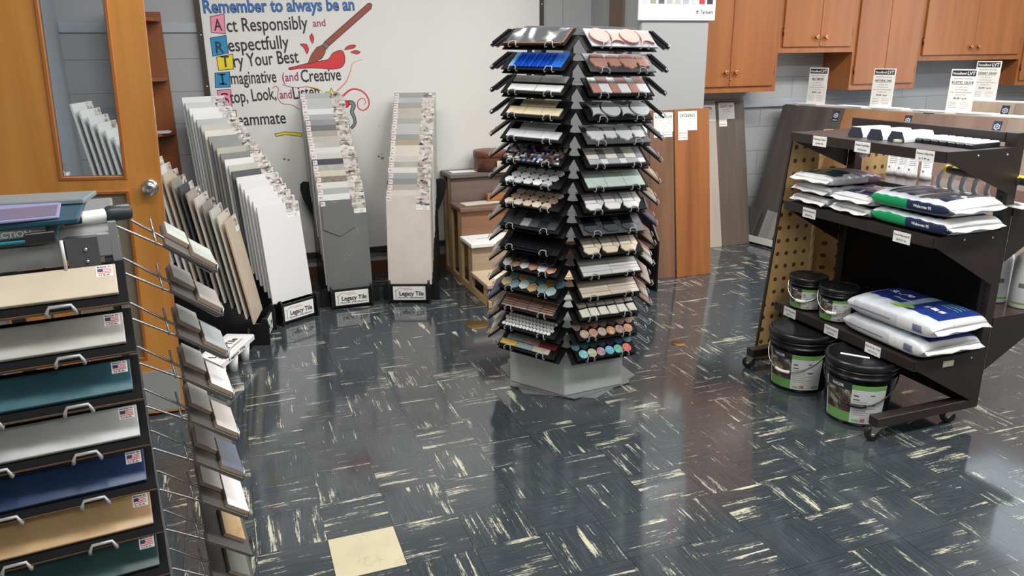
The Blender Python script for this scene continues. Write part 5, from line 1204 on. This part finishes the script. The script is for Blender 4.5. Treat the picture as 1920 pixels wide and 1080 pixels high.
# ------------------------------------------------------------------ buckets of adhesive
BK = paint((24, 24, 27), 0.3, name='black_plastic'); LGRN = paint((118, 172, 92), 0.4, name='light_green_print'); LWH = paint((216, 218, 218), 0.4, name='label_white'); FOTO = None
def foto_mat():
    N = Nt('printed_room'); x, y, z = N.sep(N.obj()); v = N.obj()
    f = N.noise(v, 24, 3, 0.6, 0.6)
    return N.fin(N.ramp(f, [(0.36, lin((52, 40, 42))), (0.48, lin((96, 70, 72))), (0.56, lin((112, 116, 84))), (0.66, lin((196, 190, 182)))]), 0.4)
FOTO = foto_mat()
def bucket(label, x, y, z0, rb, rt, h, th0, white_handle, grp, ang_handle, hz=0.80, drop=0.45):
    t = thing('adhesive_bucket', label, 'bucket', T(x, y, z0), grp)
    rl = rt * 1.05
    MB().lathe([(0, 0), (rb * 0.97, 0), (rb, 0.006), (rt * 0.985, h * 0.76), (rt * 1.03, h * 0.765), (rt * 1.03, h * 0.785), (rt, h * 0.79), (rt, h * 0.845), (rt * 1.035, h * 0.85), (rt * 1.035, h * 0.87), (rt, h * 0.875), (rt, h * 0.92)], 56).build('body', BK, t)
    MB().lathe([(rt * 1.0, h * 0.90), (rl, h * 0.90), (rl * 1.012, h * 0.92), (rl * 1.012, h * 0.965), (rl * 0.985, h * 0.995), (rl * 0.93, h), (rl * 0.90, h * 0.985), (rl * 0.88, h * 0.965), (rl * 0.5, h * 0.962), (0, h * 0.962)], 56).build('lid', BK, t)
    R = lambda z: rb + (rt * 0.985 - rb) * z / (h * 0.76) + 0.0012
    def patch(name, a0, a1, z0_, z1_, m, e=0.0):
        return MB().lathe([(R(z0_) + e, z0_), (R(z1_) + e, z1_)], 16, None, 0, th0 + a0, th0 + a1).build(name, m, t)
    zA, zB = h * 0.06, h * 0.70
    patch('label_white', 0.95, 2.0, zA, zB * 0.86, LWH); patch('label_photo', 0.06, 0.95, h * 0.22, zB * 0.82, FOTO); patch('label_green', 0.03, 0.95, zA, h * 0.22, LGRN); patch('label_green', 0.95, 2.0, zB * 0.86, zB * 0.97, LGRN); patch('label_black', 0.03, 0.95, zB * 0.82, zB, paint((44, 46, 50), 0.4)); patch('label_silver', 0.0, 0.06, zA, zB, LWH)
    def cyl(a, z_, e=0.0006):
        return lambda p: ((R(z_ + p[1]) + e) * math.cos(th0 + a + p[0] / rb), (R(z_ + p[1]) + e) * math.sin(th0 + a + p[0] / rb), z_ + p[1])
    text('TAYLOR', t, Matrix.Identity(4), h * 0.045, WHITEINK, rb * 0.42, 'L', 0.03, warp=cyl(0.28, zB * 0.87))
    b = MB()
    for (a0, a1, zz, hh) in ((1.02, 1.16, 0.50, 0.018), (1.02, 1.2, 0.44, 0.014), (1.5, 1.64, 0.52, 0.014), (1.5, 1.68, 0.36, 0.014)):
        b.lathe([(R(h * zz) + 0.0006, h * zz), (R(h * (zz + hh)) + 0.0006, h * (zz + hh))], 6, None, 0, th0 + a0, th0 + a1)
    for q in range(9): b.lathe([(R(h * 0.09) + 0.0006, h * 0.09), (R(h * 0.13) + 0.0006, h * 0.13)], 2, None, 0, th0 + 1.70 + q * 0.026, th0 + 1.70 + q * 0.026 + 0.012)
    b.build('label_print', INK, t)
    b = MB()
    for q in range(7): b.lathe([(R(h * (0.20 + 0.035 * q)) + 0.0005, h * (0.20 + 0.035 * q)), (R(h * (0.206 + 0.035 * q)) + 0.0005, h * (0.206 + 0.035 * q))], 8, None, 0, th0 + 1.02, th0 + 1.42 + 0.3 * (q % 2)); 
    b.build('fine_print', GREYINK, t)
    patch('hazard_print', 1.28, 1.42, h * 0.09, h * 0.14, paint((206, 110, 120), 0.5), 0.0006); patch('hazard_print', 1.02, 1.24, h * 0.09, h * 0.12, paint((150, 190, 110), 0.5), 0.0006)
    # wire handle hanging down over the label
    pts = []
    for q in range(25):
        u = PI * q / 24; zz = h * hz - drop * h * math.sin(u) ** 0.9; pts.append(((R(min(zz, h * 0.76)) + 0.007) * math.cos(ang_handle + u - PI / 2), (R(min(zz, h * 0.76)) + 0.007) * math.sin(ang_handle + u - PI / 2), zz))
    hw = metal((190, 190, 190), 0.3, 'zinc_wire') if white_handle else BK
    hd = MB().tube(pts, 0.0022 if white_handle else 0.003, 8).build('handle', hw, t)
    MB().tube(pts[10:15], 0.0075, 10).build('grip', PAPER if white_handle else BK, hd)
    return t
bucket('large black bucket with white wire handle under the far end of the lowest shelf', 2.525, 2.815, 0.0, 0.128, 0.147, 0.292, D2R(-200), True, 'large adhesive buckets', D2R(-163))
t = bucket('large black bucket with black handle on the floor near the front caster', 2.53, 2.435, 0.0, 0.128, 0.147, 0.296, D2R(-200), False, 'large adhesive buckets', D2R(-135))
bx('torn_label', PAPER, -0.09, 0.03, -0.02, -0.002, 0.2855, 0.2865, t, RZ(-0.9))
bucket('small black bucket at the far left end of the lowest shelf', 2.645, 2.945, 0.3455, 0.078, 0.088, 0.165, D2R(-203), True, 'small adhesive buckets', D2R(-150), drop=0.5)
bucket('small black bucket on the lowest shelf beside the blue bags', 2.655, 2.745, 0.3455, 0.078, 0.088, 0.165, D2R(-203), True, 'small adhesive buckets', D2R(-150), drop=0.5)
# ------------------------------------------------------------------ goods on the top shelf
for k in range(3):
    t = thing('blade_box', ['six-sided blade box with dark end, leftmost on the top shelf', 'six-sided blade box with dark end, middle one of three on the top shelf', 'six-sided blade box with dark end, rightmost of three on the top shelf'][k], 'blade box', T(2.66, 2.765 - 0.115 * k, 1.2065) @ RZ(0.0), 'blade boxes on the top shelf')
    hxg = [(-0.045, 0.0), (-0.045, 0.012), (-0.028, 0.044), (0.028, 0.044), (0.045, 0.012), (0.045, 0.0)]
    MB().prism(hxg, -0.085, 0.085, frame((0.085, 0, 0), (0, 1, 0), (0, 0, 1), (1, 0, 0))).build('box', paint((226, 230, 234), 0.25), t, None, 0.001)
    MB().prism([(a * 0.98, c * 0.98 + 0.0003) for a, c in hxg], 0, 0.0008, frame((-0.0008, 0, 0), (0, 1, 0), (0, 0, 1), (1, 0, 0))).build('end_label', paint((52, 58, 72), 0.4), t)
for k in range(7):
    t = thing('knife_pack', 'clear topped knife pack with black tray, %s from the left on the cart top' % ORD[k], 'knife pack', T(2.72, 2.475 - 0.040 * k, 1.2065) @ RZ(0.10), 'knife packs on the top shelf')
    MB().prism([(-0.017, 0), (-0.017, 0.016), (0.017, 0.016), (0.017, 0)], 0, 0.17, frame((0, 0, 0), (0, 1, 0), (0, 0, 1), (1, 0, 0))).build('tray', paint((30, 32, 38), 0.3), t, None, 0.002)
    MB().prism([(-0.017, 0.0165), (-0.013, 0.024), (0.013, 0.024), (0.017, 0.0165)], 0.004, 0.166, frame((0, 0, 0), (0, 1, 0), (0, 0, 1), (1, 0, 0))).build('blister', paint((216, 220, 224), 0.12, name='shiny_blister'), t, None, 0.002)
t = tag(bx('pencil_blade', paint((206, 200, 176), 0.4), 0, 0.09, 0, 0.03, 0, 0.012, None, T(2.64, 2.50, 1.2065), 0.002), 'pale yellow small pack between blade boxes and knife packs', 'pack')
# caulk tubes standing on the rear shelf
for k in range(4):
    t = thing('caulk_tube', 'white cartridge tube, %s from the left on the rear shelf behind the cart top' % ORD[k], 'cartridge tube', T(3.185 + 0.012 * (k == 3), 3.035 - 0.062 * k - (0.012 if k == 3 else 0), 0.9685), 'cartridge tubes on the rear shelf')
    MB().lathe([(0, 0), (0.0265, 0), (0.0265, 0.022), (0.0245, 0.024), (0.0245, 0.222), (0.018, 0.228), (0.006, 0.232)], 28).build('tube', paint((236, 236, 238), 0.3), t); MB().lathe([(0.007, 0.228), (0.006, 0.24), (0.005, 0.255), (0, 0.256)], 14).build('nozzle', PAPER, t)
    b = MB(); c0 = D2R(-138)
    b.lathe([(0.0248, 0.150), (0.0248, 0.175)], 10, None, 0, c0 - 0.7, c0 + 0.7)
    b.lathe([(0.0248, 0.036), (0.0248, 0.046)], 4, None, 0, c0 - 0.75, c0 - 0.45)
    b.build('label_print', paint((92, 98, 116), 0.4), t)
    b = MB()
    for q in range(8): b.lathe([(0.0248, 0.062 + 0.010 * q), (0.0248, 0.0645 + 0.010 * q)], 10, None, 0, c0 - 0.7, c0 + 0.6)
    b.build('fine_print', paint((160, 164, 172), 0.4), t)
    MB().lathe([(0.0248, 0.10), (0.0248, 0.185)], 8, None, 0, c0 + 0.8, c0 + 1.5).build('side_stripe', paint((60, 56, 60), 0.4), t)
    MB().lathe([(0.0249, 0.15), (0.0249, 0.165)], 8, None, 0, c0 + 0.8, c0 + 1.3).build('red_mark', paint((210, 70, 60), 0.4), t)
# trowels lying on the rear shelf, handles up
BLADE = paint((214, 216, 218), 0.35, 0.35, name='polished_steel'); SHK = paint((168, 170, 172), 0.35, 0.2, name='cast_aluminium'); YLW = paint((232, 214, 40), 0.4, name='yellow_plastic'); HBK = paint((52, 52, 52), 0.45, name='grip_rubber')
for k in range(6):
    t = thing('trowel', 'steel trowel with black and yellow handle, %s from the left on the rear shelf' % ORD[k], 'trowel', T(2.998 - 0.004 * k, 2.535 - 0.064 * k, 0.9688 + 0.0006 * k) @ RZ(-0.10), 'trowels on the rear shelf')
    bl = MB()
    bl.box(-0.055, 0.055, -0.11, 0.17, 0, 0.0015); n = 28
    for q in range(n): bl.box(-0.059, -0.055, -0.11 + q * 0.01, -0.11 + q * 0.01 + 0.005, 0, 0.0015)
    bl.build('blade', BLADE, t)
    bx('rib', SHK, -0.009, 0.009, -0.05, 0.10, 0.0015, 0.010, t, None, 0.003)
    MB().tube([(0, 0.045, 0.008), (0, 0.058, 0.03), (0, 0.052, 0.065), (0, 0.035, 0.090), (0, 0.015, 0.100)], 0.011, 12).build('shank', SHK, t)
    h = MB().lathe([(0, 0), (0.016, 0.0), (0.018, 0.01), (0.019, 0.05), (0.021, 0.09), (0.018, 0.125), (0.009, 0.135), (0, 0.136)], 20, T(0, 0.020, 0.100) @ RX(PI / 2)).build('handle', HBK, t)
    MB().lathe([(0.0165, -0.004), (0.0195, 0.0), (0.0195, 0.014), (0.0165, 0.016)], 20, T(0, 0.020, 0.100) @ RX(PI / 2)).build('yellow_collar', YLW, h)
    MB().lathe([(0.0195, 0.045), (0.0215, 0.06), (0.0225, 0.09), (0.0195, 0.118)], 10, T(0, 0.020, 0.100) @ RX(PI / 2), 0, PI * 0.2, PI * 0.8).build('yellow_inlay', YLW, h)
# white bottles on the lower rear shelf
for k in range(2):
    t = thing('white_bottle', ['tall white bottle at the right photo edge on the rear shelf, nearer one', 'tall white bottle behind another on the lower rear shelf'][k], 'bottle', T(3.225 - 0.03 * k, 2.262 + 0.115 * k, 0.4855), 'white bottles on the rear shelf')
    MB().lathe([(0, 0), (0.052, 0), (0.055, 0.006), (0.055, 0.20), (0.050, 0.225), (0.030, 0.245), (0.020, 0.25)], 32).build('body', paint((228, 230, 230), 0.3), t); MB().lathe([(0.022, 0.248), (0.022, 0.275), (0, 0.276)], 24).build('cap', paint((228, 230, 230), 0.4), t)
    MB().lathe([(0.0553, 0.02), (0.0553, 0.028)], 16, None, 0, D2R(-190), D2R(-80)).build('green_band', paint((120, 170, 80), 0.4), t); MB().lathe([(0.0553, 0.095), (0.0553, 0.115)], 10, None, 0, D2R(-170), D2R(-110)).build('label_print', paint((120, 122, 124), 0.4), t)
# pegboard of folded panels at the far end of the cart
def peg_mat():
    N = Nt('perforated_tan_board'); x, y, z = N.sep(N.obj())
    px, pz = 0.055, 0.068
    r = N.math('FLOOR', N.math('DIVIDE', z, pz))
    fx = N.math('SUBTRACT', N.math('FRACT', N.math('DIVIDE', x, px)), 0.5); fz = N.math('SUBTRACT', N.math('FRACT', N.math('DIVIDE', z, pz)), 0.5)
    d = N.math('SQRT', N.math('ADD', N.math('POWER', N.math('MULTIPLY', fx, px), 2.0), N.math('POWER', N.math('MULTIPLY', fz, pz), 2.0)))
    hole = N.math('LESS_THAN', d, 0.0115)
    g = N.noise(N.vmul(N.obj(), (26, 26, 2)), 1.0, 4)
    return N.fin(N.mix(hole, N.mix(g, lin((176, 138, 86)), lin((214, 178, 122))), lin((82, 58, 34))), 0.6)
PEG = peg_mat()
t = thing('pegboard_screen', 'folded tan perforated board screen standing at the far end of the cart', 'pegboard', T(2.515, 3.135, 0))
def peg(name, p0, p1, slant=0.0, hgt=1.185):
    a = math.atan2(p1[1] - p0[1], p1[0] - p0[0]); w = math.hypot(p1[0] - p0[0], p1[1] - p0[1])
    MB().prism([(0, 0), (w, 0), (w, hgt), (slant, hgt)], -0.008, 0.0, T(p0[0], p0[1], 0.002) @ RZ(a) @ RX(PI / 2)).build(name, PEG, t)
peg('panel', (0.0, 0.0), (0.285, 0.0), 0.115); peg('panel', (0.285, 0.0), (0.43, 0.13)); peg('panel', (0.43, 0.13), (0.55, 0.02)); peg('panel', (0.55, 0.02), (0.80, 0.04))
bx('edge_strip', paint((52, 40, 34), 0.5), -0.008, 0.0, -0.002, 0.012, 0.0, 1.185, t, T(0, 0, 0) @ RY(D2R(5.55)))
for _o in list(bpy.data.objects):
    if _o.type == 'MESH' and _o.parent is None and 'kind' not in _o and 'label' not in _o: print('UNTAGGED', _o.name)
